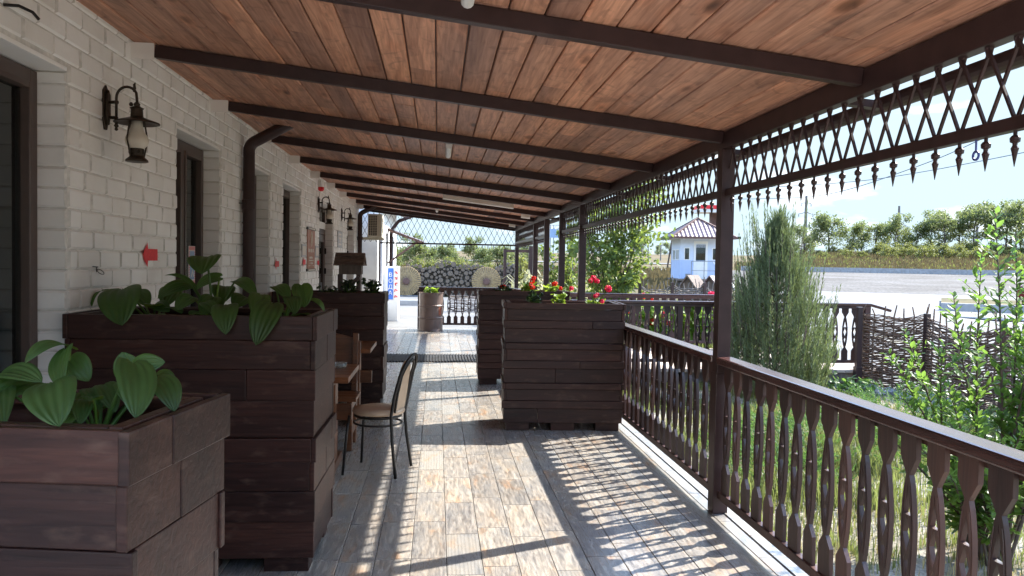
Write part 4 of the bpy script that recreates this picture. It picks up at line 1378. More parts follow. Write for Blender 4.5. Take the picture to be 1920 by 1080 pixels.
# ================================================================ wall lamps
def wall_lamp(y, z, label):
    t = thing('wall_lamp', label, 'lamp', (WX + .008, y, z), 0, 'lantern wall lamps on the white wall')
    o = lambda x_, y_, z_: (x_, y_, z_)
    b = MB()   # hexagonal back plate
    pl = [(0, .118), (.034, .085), (.037, -.045), (.012, -.122), (-.012, -.122), (-.037, -.045), (-.034, .085)]
    b.prism(pl, 0, .012, lambda u, v, d: (d, u, v)); b.prism([(u * .6, v * .78) for u, v in pl], .012, .026, lambda u, v, d: (d, u, v))
    b.build('back_plate', M['bronze'], t, world=False, bevel=.003)
    b = MB()
    ax = .168
    b.tube([(.02, 0, .025), (.048, 0, .028), (.06, 0, .028)], .009, 8); b.tube([(.02, 0, -.055), (.06, 0, -.055)], .009, 8)
    b.tube([(.062, 0, -.10), (.062, 0, .05)] + [(.062 + .055 - .055 * cos(pi * k / 12), 0, .05 + .062 * sin(pi * k / 12)) for k in range(1, 11)] + [(ax, 0, .045), (ax + .002, 0, .02)], .0075, 8)
    b.lathe([(.004, -.125), (.010, -.118), (.006, -.108), (.013, -.098), (.007, -.088), (.012, -.078), (.009, -.05)], 10, (.062, 0, 0))
    b.lathe([(.011, .02), (.013, .028), (.011, .036)], 10, (.062, 0, 0))
    b.tube([(ax - .016, 0, .085), (ax - .012, 0, .105), (ax - .014, 0, .125), (ax - .008, 0, .137)], [.005, .008, .007, .002], 7)
    b.build('bracket_arm', M['bronze'], t, smooth=True, world=False)
    b = MB()
    b.lathe([(.006, .035), (.017, .022), (.015, .012), (.022, .006), (.036, 0), (.030, -.008), (.032, -.045), (.036, -.05), (.113, -.076), (.116, -.082), (.110, -.084), (.030, -.060), (.02, -.05)], 26, (ax, 0, 0))
    b.lathe([(.008, .0), (.012, .010), (.006, .02)], 8, (ax - .03, 0, .01))
    b.build('shade', M['bronze'], t, smooth=False, world=False)
    b = MB()
    b.lathe([(.026, -.062), (.031, -.10), (.037, -.125), (.056, -.155), (.060, -.175), (.054, -.198), (.034, -.218), (.03, -.222)], 24, (ax, 0, 0))
    b.build('glass_chimney', M['frost'], t, smooth=True, world=False)
    b = MB()
    b.lathe([(.030, -.212), (.036, -.218), (.035, -.255), (.038, -.262), (.056, -.278), (.058, -.288), (.05, -.290)], 24, (ax, 0, 0))
    for q in (0.9, 2.6, 4.2):
        b.tube([(ax + .042 * cos(q), .042 * sin(q), -.055), (ax + .062 * cos(q), .062 * sin(q), -.17), (ax + .040 * cos(q), .040 * sin(q), -.265)], .0045, 6)
    for q in range(6):
        a = pi / 3 * q
        b.tube([(ax + .038 * cos(a) + .010 * cos(w_) * -sin(a), .038 * sin(a) + .010 * cos(w_) * cos(a), -.236 + .010 * sin(w_)) for w_ in [2 * pi * k / 8 for k in range(9)]], .0022, 4)
    b.build('lamp_base', M['bronze'], t, world=False)
    return t
lamp0 = wall_lamp(4.375, 2.37, 'bronze lantern wall lamp with frosted chimney, nearest on the white wall')
copy_tree(lamp0, (WX + .008, 11.84, 2.40), 0, 'bronze lantern wall lamp above the terracotta sign beside the door')
copy_tree(lamp0, (WX + .008, 14.66, 2.42), 0, 'bronze lantern wall lamp farthest along the wall, beyond the double door')

# downpipes
def downpipe(y, label, x0=WX + .075, r=.052):
    t = thing('downpipe', label, 'downpipe', (x0, y, 0), 0, 'brown downpipes on the white wall')
    b = MB()
    zt = zb(x0) - .13
    pts = [(x0, y, .02), (x0, y, 2.0), (x0, y, zt - .06)] + [(x0 + .10 * (1 - cos(q)) , y, zt - .06 + .10 * sin(q)) for q in [radians(10 * k) for k in range(1, 7)]] + [(x0 + .28, y, zt + .155), (x0 + .42, y, zt + .235)]
    b.tube(pts, r, 16)
    b.build('pipe', M['steel'], t, smooth=True)
    c = MB()
    c.lathe([(r + .001, 2.02), (r + .009, 2.025), (r + .009, 2.105), (r + .001, 2.11)], 16, (x0, y, 0)); c.lathe([(r + .001, 0.5), (r + .008, .505), (r + .008, .57), (r + .001, .575)], 16, (x0, y, 0))
    c.build('collar', M['steel'], t)
    s = MB(); s.tube([(x0, y - .05, 2.07), (WX, y - .09, 2.07)], .005, 6); s.build('clamp', M['black'], t)
    return t
downpipe(7.30, 'brown downpipe with bent top beside the second window')
downpipe(17.5, 'brown downpipe at the far corner of the brick wall, beside the air conditioner')

# signs on the wall
t = thing('wall_sign', 'tall terracotta sign with dark end rails beside the door', 'sign', (WX + .012, 11.18, 1.4))
b = MB(); b.box(WX + .012, WX + .022, 10.86, 11.50, 1.44, 2.0); b.build('board', M['signbrown'], t)
for zz in (1.425, 2.005):
    b = MB(); b.box(WX + .01, WX + .03, 10.82, 11.54, zz - .018, zz + .018); b.build('end_rail', M['black'], t, bevel=.004)
    b = MB(); b.box(WX + .031, WX + .033, 10.9, 11.46, zz - .010, zz + .010); b.build('rail_strip', M['signpale'], t)
b = MB()
X = WX + .0245
b.tube([(X, 11.18 + .06 * sin(q), 1.86 + .10 * cos(q)) for q in [2 * pi * k / 20 for k in range(21)]], .006, 5)
b.tube([(X, 11.18, 1.97), (X, 11.2, 1.9), (X, 11.17, 1.8)], .008, 5)
for zz, n_, h_ in ((1.70, 9, .05), (1.60, 6, .03), (1.56, 7, .02), (1.52, 5, .028), (1.485, 8, .012)):
    for k in range(n_):
        y_ = 11.18 + (k - n_ / 2) * .055
        if R_(0, 1) < .85: b.box(X - .002, X, y_ + .006, y_ + .046, zz - h_ / 2, zz + h_ / 2 * R_(.6, 1))
b.build('print', M['signpale'], t)
for yy, lab, m_ in ((10.62, 'small pale square sign left of the terracotta sign', 'signpale'), (11.75, 'small pale square sign right of the terracotta sign', 'signpale')):
    t = thing('small_sign', lab, 'sign', (WX + .012, yy, 1.6), 0, 'small square signs beside the terracotta sign')
    b = MB(); b.box(WX + .011, WX + .018, yy - .17, yy + .17, 1.605, 1.775); b.build('board', M['signgrey'], t)
    b = MB(); b.box(WX + .0185, WX + .0195, yy - .13, yy + .13, 1.63, 1.75); b.build('print', M[m_], t)
t = thing('notice_plate', 'narrow grey notice plate between the double door and the far door', 'sign', (WX + .012, 14.4, 1.8))
b = MB(); b.box(WX + .012, WX + .02, 14.13, 14.75, 1.80, 2.10); b.build('board', M['signgrey'], t)
b = MB()
for zz in (2.04, 1.97, 1.86): b.box(WX + .0205, WX + .0215, 14.24, 14.62, zz - .016, zz + .016)
b.box(WX + .0205, WX + .0215, 14.36, 14.5, 1.9, 1.95)
b.build('print', M['signpale'], t)
for (yy, zz) in ((14.16, 2.08), (14.72, 2.08), (14.16, 1.82), (14.72, 1.82)):
    pass
# beacon, wire loop
t = thing('alarm_beacon', 'small red alarm beacon high on the white wall under a rafter', 'alarm', (WX + .01, 11.86, 2.60))
b = MB(); b.box(WX + .008, WX + .06, 11.81, 11.91, 2.66, 2.76); b.build('base', M['white'], t, bevel=.006)
b = MB(); b.lathe([(.045, .06), (.045, .02), (.03, 0), (.001, -.005)], 14, (WX + .05, 11.86, 2.60)); b.build('lens', M['redp'], t, smooth=True)
b = MB()
b.tube([(WX + .03, 4.225 + .0, 1.512)] + [(WX + .03 + .012 * sin(q), 4.262 - .036 * cos(q) + .01, 1.480 - .016 * sin(2 * pi * k / 20) - .0006 * k + .012) for k, q in [(k, 2 * pi * k / 20) for k in range(20)]] + [(WX + .03, 4.225, 1.510)], .0022, 5)
b.tube([(WX, 4.225, 1.515), (WX + .04, 4.225, 1.512)], .003, 5)
tag(b.build('wire_loop', M['black']), 'thin dark wire loop hanging from a nail in the white wall', 'wire')
b = MB(); b.tube([(WX, 3.42, 2.60), (WX + .05, 3.44, 2.605), (WX + .09, 3.47, 2.59), (WX + .10, 3.5, 2.57)], .007, 6)
tag(b.build('wall_hook', M['black']), 'black hook over the first window at the left edge', 'hook')
b = MB(); b.tube([(1.81, 2.47, 2.014), (1.81, 2.47, 1.975)], .0035, 6); b.tube([(1.81, 2.47 + .014 * sin(q), 1.961 + .014 * cos(q)) for q in [2 * pi * k / 18 for k in range(19)]], .0042, 6)
tag(b.build('eye_hook', M['navy']), 'blue eye hook hanging from the nearest lattice valance', 'hook')

# ceiling lamps
def tube_light(x, y, along_x, label, L=.62):
    z = zb(x) + RH - .002
    t = thing('tube_light', label, 'ceiling light', (x, y, z), 0, 'tube lights on the porch ceiling')
    b = MB()
    e = (L / 2, 0) if along_x else (0, L / 2)
    sl_ = -.1127 if along_x else 0
    p, q = (x - e[0], y - e[1], z - .022 - sl_ * e[0]), (x + e[0], y + e[1], z - .022 + sl_ * e[0])
    b.bar(p, q, .055, .04); b.build('housing', M['white'], t, bevel=.005)
    b = MB(); P_, Q_ = Vector(p) - Vector((0, 0, .03)), Vector(q) - Vector((0, 0, .03))
    b.tube([P_, Q_], .026, 12); b.build('diffuser', M['white'], t, smooth=False)
    return t
tube_light(.085, 6.95, False, 'white tube light on the ceiling nearest the middle of the porch', .62)
tube_light(.10, 2.72, False, 'white ceiling light cut off by the top edge of the view', .5)
tube_light(.62, 12.0, True, 'white tube light set crosswise far along the ceiling', 1.1)
tube_light(-.02, 15.2, False, 'small white ceiling light in the farthest bays', .35)
tube_light(1.55, 13.7, True, 'small white light beside the eave beam near the bridge opening', .16)
tube_light(1.62, 16.9, True, 'small white light in the last bay beside the eave beam', .14)

# little roofed box on a stand
t = thing('roofed_box', 'brown wooden box with small pitched roof on a stand near the door', 'box', (-1.42, 13.0, 0))
b = MB()
b.box(-1.60, -1.24, 12.85, 13.15, 1.34, 1.52); b.build('box', M['greywood'], t, bevel=.004)
b = MB()
for sg in (-1, 1):
    for k in range(4):
        p, q = Vector((0, 13.0 + sg * .30, 1.47)), Vector((0, 13.0, 1.68))
        r0, r1 = p.lerp(q, k / 4 - .03), p.lerp(q, (k + 1) / 4)
        for s_ in (0,):
            b.add([(-1.67, r0.y, r0.z + .018), (-1.19, r0.y, r0.z + .018), (-1.19, r1.y, r1.z), (-1.67, r1.y, r1.z), (-1.67, r0.y, r0.z + .036), (-1.19, r0.y, r0.z + .036), (-1.19, r1.y, r1.z + .018), (-1.67, r1.y, r1.z + .018)],
                  [(0, 3, 2, 1), (4, 5, 6, 7), (0, 1, 5, 4), (1, 2, 6, 5), (2, 3, 7, 6), (3, 0, 4, 7)])
b.prism([(12.74, 1.48), (13.26, 1.48), (13.0, 1.67)], -1.64, -1.62, lambda u, v, d: (d, u, v)); b.prism([(12.74, 1.48), (13.26, 1.48), (13.0, 1.67)], -1.24, -1.22, lambda u, v, d: (d, u, v))
b.build('roof', M['greywood'], t, bevel=.003)
b = MB(); b.box(-1.63, -1.55, 12.95, 13.03, 0.002, 1.34); b.box(-1.33, -1.26, 12.95, 13.03, 0.002, 1.34); b.bar((-1.60, 12.9, .98), (-1.28, 12.9, 1.30), .05, .06); b.build('stand', M['frame'], t, bevel=.004)
b = MB(); b.box(-1.455, -1.41, 12.86, 12.872, 1.14, 1.19); b.build('red_tag', M['redp'], t)

# air conditioner
t = thing('air_conditioner', 'cream outdoor air conditioner on brackets beyond the brick wall', 'air conditioner', (-1.56, 17.95, 2.05))
b = MB(); b.box(-1.565, -1.26, 17.62, 18.40, 2.10, 2.62); b.build('casing', M['cream'], t, bevel=.012)
b = MB(); b.box(-1.545, -1.36, 17.614, 17.619, 2.14, 2.58); b.build('coil', M['black'], t)
b = MB()
for k in range(5): b.box(-1.548 + .0465 * k, -1.548 + .0465 * k + .01, 17.604, 17.615, 2.13, 2.59)
for k in range(13): b.box(-1.55, -1.355, 17.603, 17.614, 2.13 + .0375 * k, 2.137 + .0375 * k)
b.build('coil_guard', M['cream'], t)
b = MB(); b.lathe([(.2, 0), (.2, .012), (.18, .014)], 24, mtx=Matrix.Translation((-1.262, 18.05, 2.36)) @ Matrix.Rotation(pi / 2, 4, 'Y')); b.build('fan_grille', M['cream'], t)
b = MB(); b.box(-1.8, -1.24, 17.68, 17.73, 2.05, 2.098); b.box(-1.8, -1.24, 18.3, 18.35, 2.05, 2.098); b.build('bracket', M['cream'], t)

# ================================================================ rendered annex beyond
t = thing('annex_building', 'white rendered annex with dark framed windows beyond the porch', 'building', (-1.6, 22, 0))
AX = -1.42
b = MB()
b.box(-4.0, AX, 18.62, 27.0, -.2, .9); b.box(-4.0, AX, 18.62, 27, 2.35, 3.2)
for (p, q) in ((18.62, 19.0), (20.3, 21.6), (22.6, 24.2), (25.6, 27.0)): b.box(-4.0, AX, p, q, .9, 2.35)
b.build('wall', M['render'], t)
b = MB(); b.box(AX, AX + .03, 18.9, 27.02, -.1, .36); b.build('plinth', M['pavers'], t)
for (p, q) in ((19.0, 20.3), (21.6, 22.6), (24.2, 25.6)):
    f = MB()
    f.box(AX - .12, AX - .05, p, p + .07, .9, 2.35); f.box(AX - .12, AX - .05, q - .07, q, .9, 2.35); f.box(AX - .12, AX - .05, p + .07, q - .07, 2.28, 2.35); f.box(AX - .12, AX - .05, p + .07, q - .07, .9, .97); f.box(AX - .12, AX - .05, (p + q) / 2 - .03, (p + q) / 2 + .03, .97, 2.28)
    fr = f.build('window', M['frame'], t)
    g = MB(); g.box(AX - .10, AX - .095, p + .05, q - .05, .95, 2.3); g.build('pane', M['pane'], fr)
b = MB(); b.box(-4.0, -3.9, 18.7, 26.9, .9, 2.35); b.build('interior_room', M['room'], t)
b = MB()
b.add([(-4.2, 18.4, 4.1), (-.95, 18.4, 3.02), (-.95, 27.3, 3.02), (-4.2, 27.3, 4.1), (-4.2, 18.4, 4.2), (-.95, 18.4, 3.1), (-.95, 27.3, 3.1), (-4.2, 27.3, 4.2)], [(0, 3, 2, 1), (4, 5, 6, 7), (0, 1, 5, 4), (1, 2, 6, 5), (2, 3, 7, 6), (3, 0, 4, 7)])
b.build('roof', M['roofmetal'], t)
b = MB(); b.tube([(AX + .09, 22.5, -.02), (AX + .09, 22.5, 2.35), (AX + .12, 22.5, 2.5), (AX + .3, 22.5, 2.72), (-.62, 22.5, 2.92)], .05, 12); b.build('downpipe', M['steel'], t, smooth=True)
t = thing('entrance_awning', 'sloping brown shed awning on a diagonal brace fixed to the annex', 'awning', (AX, 22.6, 2.1))
b = MB()
b.bar((AX, 22.35, 2.46), (-.40, 22.35, 2.10), 0.05, .06)
b.bar((AX, 22.65, 2.46), (-.40, 22.65, 2.10), 0.05, .06)
b.bar((AX + .02, 22.35, 1.52), (-.58, 22.35, 2.14), .045, .045); b.bar((AX + .02, 22.65, 1.52), (-.58, 22.65, 2.14), .045, .045)
b.build('brace', M['hub'], t)
b = MB()
for k in range(2):
    y_ = 22.3 + k * .22
    b.add([(AX, y_, 2.50), (-.35, y_, 2.125), (-.35, y_ + .11, 2.145), (AX, y_ + .11, 2.52)], [(0, 1, 2, 3)], .5); b.add([(AX, y_ + .11, 2.52), (-.35, y_ + .11, 2.145), (-.35, y_ + .22, 2.125), (AX, y_ + .22, 2.50)], [(0, 1, 2, 3)], .5)
b.build('roof_sheet', M['roofmetal'], t, recalc=False)
t = thing('water_dispenser', 'white water vending cabinet with a blue upright sign by the annex', 'vending machine', (-1.2, 21.0, 0))
b = MB(); b.box(-1.415, -1.02, 20.75, 21.45, -.03, 1.42); b.build('cabinet', M['white'], t, bevel=.01)
b = MB(); b.box(-1.30, -1.16, 20.735, 20.749, .55, 1.38); pnl = b.build('sign_panel', M['blue'], t)
for i, ch in enumerate('ВОДА'):
    me = text_mesh(ch, .15, .002); me.materials.append(M['white'])
    o = bpy.data.objects.new('lettering', me); COL.objects.link(o); o.parent = pnl
    o.location = (-1.23 + 1.2, 20.731 - 21.0, 1.20 - i * .16)
    o.rotation_euler = (pi / 2, 0, 0)
b = MB()
for k in range(5): b.tube([(-1.15 + R_(0, .09), 20.744, .6 + .16 * k), (-1.11, 20.744, .66 + .16 * k), (-1.05, 20.744, .63 + .16 * k + R_(-.04, .04))], .014, 5)
b.build('red_pattern', M['redp'], t)
# ================================================================ vegetation helpers
def rv(s=1.0):
    while True:
        v = Vector((R_(-1, 1), R_(-1, 1), R_(-1, 1)))
        if 0.05 < v.length < 1: return v * s

def leaf_quad(b, c, u, n, L, W, rnd=None):
    """a pointed leaf folded along its midrib, growing from c along u"""
    u = u.normalized(); s = u.cross(n)
    if s.length < .05: s = u.cross(Vector((1, .3, .2)))
    s.normalize(); n = s.cross(u)
    vs = [c, c + u * L * .35 + s * W * .5 + n * W * .16, c + u * L * .72 + s * W * .38 + n * W * .10, c + u * L, c + u * L * .72 - s * W * .38 + n * W * .10, c + u * L * .35 - s * W * .5 + n * W * .16, c + u * L * .5]
    b.add(vs, [(0, 6, 2, 1), (6, 3, 2), (0, 5, 4, 6), (6, 4, 3)], rnd)

def far_leaf(b, c, L, W, rnd=None):
    u = rv().normalized(); s = u.cross(rv()).normalized()
    b.add([c - u * L / 2, c + s * W / 2, c + u * L / 2, c - s * W / 2], [(0, 1, 2, 3)], rnd)

def branch(b, p, d, L, r, n=5, wob=.25, grav=0.0):
    pts = [Vector(p)]; d = Vector(d).normalized()
    for i in range(n):
        d = (d + rv(wob) + Vector((0, 0, grav))).normalized()
        pts.append(pts[-1] + d * (L / n))
    b.tube(pts, [max(.15 * r, r * (1 - .8 * i / n)) for i in range(n + 1)], 5)
    return pts

def make_tree_mesh(H, crown_w, trunk_h, nlimb, clumps, per, lsz, lean=.1, clump_r=.35, flat=.7, fork=1):
    """trunk mesh and crown mesh in local coordinates"""
    tb, cb = MB(), MB()
    tips = []
    for f in range(fork):
        d0 = Vector((R_(-lean, lean) + (f - (fork - 1) / 2) * .25, R_(-lean, lean), 1))
        tr = branch(tb, (R_(-.02, .02) * H * (fork > 1), 0, -.1), d0, H * .78, H * .018 + .01, 8, .10)
        for k in range(nlimb // fork):
            t = R_(trunk_h, 1.0)
            p = tr[min(8, int(t * 8))]
            a = R_(0, 2 * pi)
            d = Vector((cos(a), sin(a), R_(.2, .9)))
            l_ = branch(tb, p, d, crown_w * R_(.3, .62) * (1.15 - .4 * t), H * .007 + .005, 5, .22, .04)
            tips += [l_[-1], l_[-2], l_[-3]]
        tips += [tr[-1], tr[-2]]
    for k in range(clumps):
        c = random.choice(tips) + rv(clump_r * .7)
        cr = random.random()
        for q in range(per):
            o = rv(clump_r); o.z *= flat
            far_leaf(cb, c + o, lsz * R_(.7, 1.4), lsz * R_(.35, .7), min(1, max(0, cr * .6 + R_(0, .4))))
    return tb, cb

class Proto:
    pass
def tree_proto(lm, **kw):
    tb, cb = make_tree_mesh(**kw)
    p = Proto(); p.t = tb.mesh('trunk', M['bark'], recalc=False); p.c = cb.mesh('crown', M[lm], recalc=False)
    return p
def put_tree(pr, x, y, s, label, name='tree', group=None, dz=0.0, cat='tree', sz=None):
    t = thing(name, label, cat, (x, y, gh0(x, y) + dz), R_(0, 6.28), group)
    inst(pr.t, 'trunk', t, (0, 0, 0)); inst(pr.c, 'crown', t, (0, 0, 0))
    t.scale = (s, s, s * (sz or 1))
    return t

from mathutils import noise as mnoise
# ================================================================ juniper
def juniper(x, y, z, H, Wd):
    t = thing('conifer_bush', 'tall feathery blue green conifer beside the wooden bridge', 'conifer', (x, y, z))
    lb, tb = MB(), MB()
    branch(tb, (x, y, z), (0, 0, 1), H * .95, .045, 8, .03)
    def plume(p, d, L, r0):
        d = d.normalized()
        side = d.cross(Vector((0, 0, 1)));
        if side.length < .1: side = Vector((1, 0, 0))
        side.normalize(); up = side.cross(d)
        rr = min(1, max(0, r0 + R_(-.12, .12)))
        n = int(12 + L * 70)
        for k in range(n):
            tt = R_(.0, 1)
            a = R_(0, 2 * pi)
            c = p + d * (L * tt) + Vector((0, 0, .10 * L * tt * tt))
            out = (side * cos(a) + up * sin(a))
            u = (d * R_(.75, 1.2) + out * R_(.28, .75) * (1.1 - tt * .8)).normalized()
            l_ = R_(.05, .12) * (1.1 - .5 * tt)
            w = R_(.005, .009)
            s = u.cross(out).normalized()
            if k % 2: s = (s + out * .8).normalized()
            lb.add([c, c + u * l_ * .5 + s * w * .6, c + u * l_, c + u * l_ * .5 - s * w * .6], [(0, 1, 2, 3)], rr)
    N_ = 1900
    for k in range(N_):
        h = ((k + R_(0, 1)) / N_) ** 1.12
        zz = z + H * (.02 + .86 * h)
        prof = (1 - h) ** .74 * min(1, .74 + h * 1.5) * 1.08 * (1 if h < .62 else (1 - (h - .62) * 1.3))
        a = R_(0, 2 * pi); prof *= 1 + .22 * mnoise.noise(Vector((cos(a) * 1.3, sin(a) * 1.3, h * 5))); rr = Wd / 2 * prof * sqrt(R_(.12, 1)) * .92
        p = Vector((x + cos(a) * rr, y + sin(a) * rr, zz))
        d = Vector((cos(a) * R_(.08, .35), sin(a) * R_(.08, .35), 1)) + rv(.12)
        L = R_(.22, .42) * (1.15 - .25 * h)
        # sprays on the right-hand side run paler and yellower
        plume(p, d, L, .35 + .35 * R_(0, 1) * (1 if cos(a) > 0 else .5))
        if k % 9 == 0: tb.tube([(x + cos(a) * rr * .1, y + sin(a) * rr * .1, zz - .25 * rr - .1), p, p + d.normalized() * L * .8], [.009, .006, .002], 4)
    # long loose leaders at the top and sides
    for k in range(90):
        a = R_(0, 2 * pi); h = R_(.30, .92)
        rr = Wd / 2 * (1 - h) ** .5 * .98
        p = Vector((x + cos(a) * rr, y + sin(a) * rr, z + H * h * .92))
        d = Vector((cos(a) * R_(.05, .22), sin(a) * R_(.05, .22), 1))
        plume(p, d, R_(.34, .60), .55)
        tb.tube([p - d * .2, p + d.normalized() * .42], [.006, .0015], 4)
    plume(Vector((x, y, z + H * .80)), Vector((.02, 0, 1)), .6, .45); plume(Vector((x, y, z + H * .72)), Vector((-.02, 0, 1)), .5, .45)
    tb.build('stems', M['bark'], t, recalc=False)
    lb.build('foliage', M['juniper'], t, recalc=False)
juniper(4.80, 10.55, -.26, 2.64, 1.92)

# ================================================================ leafy shrub at the right
def leafy_shrub(label, stems, root, lsz=.062, name='leafy_shrub'):
    t = thing(name, label, 'shrub', root)
    lb, tb = MB(), MB()
    for (tip, n, bend) in stems:
        tip = Vector(tip); r0 = Vector(root) + Vector((R_(-.12, .12), R_(-.12, .12), 0))
        mid = (r0 + tip) / 2 + Vector(bend)
        pts = [r0 * (1 - k) ** 2 + mid * 2 * k * (1 - k) + tip * k * k for k in [q / 14 for q in range(15)]]
        tb.tube(pts, [.009 * (1.1 - q / 14) + .0018 for q in range(15)], 6)
        n = int(n * 1.5)
        for k in range(n):
            f = .16 + .84 * (k + R_(0, .6)) / n
            i = min(13, int(f * 14)); p = pts[i].lerp(pts[i + 1], f * 14 - i)
            d = (pts[i + 1] - pts[i]).normalized()
            a = k * 2.4 + R_(-.4, .4)
            e1 = d.cross(Vector((.3, .1, 1)));
            if e1.length < .1: e1 = Vector((1, 0, 0))
            e1.normalize(); e2 = d.cross(e1)
            out = e1 * cos(a) + e2 * sin(a)
            u = out * R_(.7, 1) + d * R_(.35, .9) + Vector((0, 0, R_(-.1, .25)))
            L = lsz * R_(.65, 1.25) * (1.15 - .45 * f)
            leaf_quad(lb, p + u.normalized() * .006, u, Vector((R_(-.4, .4), R_(-.4, .4), 1)), L, L * R_(.42, .55))
            if k % 3 == 0 and f < .9:   # side twigs
                q = p + (out * .8 + d * .7).normalized() * R_(.07, .17)
                tb.tube([p, q], [.0028, .0012], 4)
                for m in range(5):
                    c = p.lerp(q, .25 + .75 * m / 4)
                    leaf_quad(lb, c, (q - p).normalized() + rv(.9), Vector((R_(-.5, .5), R_(-.5, .5), 1)), L * R_(.7, 1), L * .45)
    tb.build('stems', M['bark'], t, recalc=False)
    lb.build('leaves', M['shrub'], t, recalc=False)
    return t
# stems defined by their tips (world); the shrub stands just outside the railing
leafy_shrub('tall leafy shrub with bright oval leaves outside the railing at the right edge', [
    ((3.72, 4.05, 1.75), 60, (.1, -.1, .1)), ((4.1, 4.6, 1.7), 60, (.1, 0, .1)), ((3.66, 4.35, 2.02), 60, (.05, 0, .1)), ((3.5, 4.1, 1.25), 50, (.1, -.1, .1)), ((4.0, 4.3, 1.0), 50, (.1, 0, .1)), 
    ((3.40, 4.45, 1.93), 66, (.05, 0, .1)), ((3.62, 4.55, 1.82), 60, (.1, 0, .1)), ((3.50, 4.25, 1.62), 52, (.1, -.1, .1)), ((3.80, 4.60, 1.92), 60, (.1, 0, .1)),
    ((3.36, 4.75, 1.42), 50, (-.05, .1, .1)), ((3.70, 4.20, 1.40), 50, (.15, -.1, .1)), ((3.22, 4.62, 1.12), 46, (-.1, .1, .15)), ((3.85, 4.35, 1.65), 50, (.15, 0, .1)), ((3.55, 4.75, 1.70), 55, (0, .1, .1)), ((3.95, 4.7, 1.5), 46, (.1, .1, .1)),
    ((3.75, 4.50, 1.15), 44, (.1, 0, .1)), ((3.9, 4.15, 1.2), 40, (.1, 0, .1))], (3.55, 4.55, -.25), .078)
leafy_shrub('low spreading leafy shrub leaning left in front of the wicker fence', [
    ((2.98, 4.85, 1.02), 48, (-.05, 0, .2)), ((3.02, 4.72, .74), 44, (-.05, 0, .2)), ((2.80, 4.80, .62), 40, (-.1, 0, .2)), ((3.12, 4.9, 1.17), 46, (0, 0, .2)), ((2.92, 4.45, .52), 40, (-.05, 0, .2)), ((3.05, 4.3, .66), 40, (0, 0, .2)), ((2.95, 4.15, .40), 36, (0, 0, .2)), ((3.2, 4.55, .85), 44, (0, 0, .2)), ((3.2, 4.2, .62), 40, (0, 0, .15)), ((3.12, 3.9, .45), 36, (0, 0, .15)), ((3.3, 4.0, .75), 40, (0, 0, .1))], (3.42, 4.5, -.25), .075)

# ================================================================ wicker fences
def wicker(P, Q, z0, h, label, mat_, rods=24, stakes=7, sag=.06, proud=.18, thick=.009, group='woven wicker fence panels', amp=.02, hv=.0):
    P, Q = Vector((*P, z0)), Vector((*Q, z0))
    d = Q - P; L = d.length; u = d / L; nrm = Vector((-u.y, u.x, 0))
    t = thing('wicker_panel', label, 'fence', P, 0, group)
    b = MB()
    for i in range(rods):
        zf = (i + .5) / rods
        pts = []
        off = i % 2
        nn = stakes * 4
        jit = R_(-.4, .4)
        for k in range(nn + 1):
            s = L * k / nn
            wv = amp * sin(pi * (k / 4 + off)) * (1 if True else 0)
            sg = -sag * 4 * (s / L) * (1 - s / L) * zf
            z = h * zf + sg + R_(-.009, .009) + .010 * sin(k * .4 + i * .8 + jit)
            p = P + u * s + nrm * wv + Vector((0, 0, z))
            pts.append(p)
        b.tube(pts, thick * R_(.75, 1.25), 5)
    b.build('woven_rods', M[mat_], t, recalc=False)
    b = MB()
    for k in range(stakes + 1):
        s = L * k / stakes
        sg = -sag * 4 * (s / L) * (1 - s / L)
        tp = h + sg + proud * R_(.5, 1.1)
        b.tube([P + u * s + Vector((0, 0, -.05)), P + u * (s + R_(-.015, .015)) + Vector((0, 0, h * .6)), P + u * (s + R_(-.02, .02)) + Vector((0, 0, h + sg * .9)), P + u * (s + R_(-.045, .045)) + Vector((0, 0, tp))], [.013, .012, .011, .009], 6)
    b.build('stakes', M[mat_], t, recalc=False)
    return t
def fence_post(x, y, z, h, label, w=.075, group='square posts of the wicker fence'):
    b = MB(); b.box(x - w / 2, x + w / 2, y - w / 2, y + w / 2, z, z + h); b.box(x - w / 2 - .012, x + w / 2 + .012, y - w / 2 - .012, y + w / 2 + .012, z, z + .34)
    tag(b.build('fence_post', M['rail'], bevel=.005), label, 'post', group)
A1, A2, A3, A4 = (6.52, 11.28), (7.24, 10.82), (7.0, 8.9), (6.6, 7.0)
wicker(A1, A2, -.25, 1.16, 'woven wicker fence panel next to the end of the wooden bridge', 'wicker', 62, 6, .05, .18, .0112)
wicker(A2, A3, -.25, 1.16, 'woven wicker fence panel in the middle, partly behind the leafy shrub', 'wicker', 62, 10, .16, .2, .0112)
wicker(A3, A4, -.25, 1.10, 'woven wicker fence panel at the right edge behind the shrub leaves', 'wicker', 56, 10, .12, .2, .0112)
fence_post(6.47, 11.30, -.27, 1.26, 'wicker fence post touching the end of the bridge railing')
fence_post(7.24, 10.80, -.27, 1.20, 'wicker fence post where the first two wicker panels meet')
fence_post(7.0, 8.88, -.27, 1.16, 'wicker fence post half hidden by the leafy shrub')
BW = [(4.95, 18.6), (5.75, 18.55), (6.55, 18.5), (7.35, 18.45), (8.2, 18.4)]
bl = ['leftmost', 'second', 'third', 'rightmost']
for i in range(4):
    wicker(BW[i], BW[i + 1], -.25, 1.34 + (.04 if i % 2 else 0), bl[i] + ' panel of the grey wicker fence in front of the dog kennels', 'wickergrey', 26, 8, .10, .2, .013, 'grey wicker panels in front of the kennels')
for i, (x, y) in enumerate(BW[:4]):
    fence_post(x, y - .04, -.25, 1.42, 'brown post at the left end of the %s grey wicker panel by the kennels' % bl[i], .07, 'posts of the grey wicker fence')
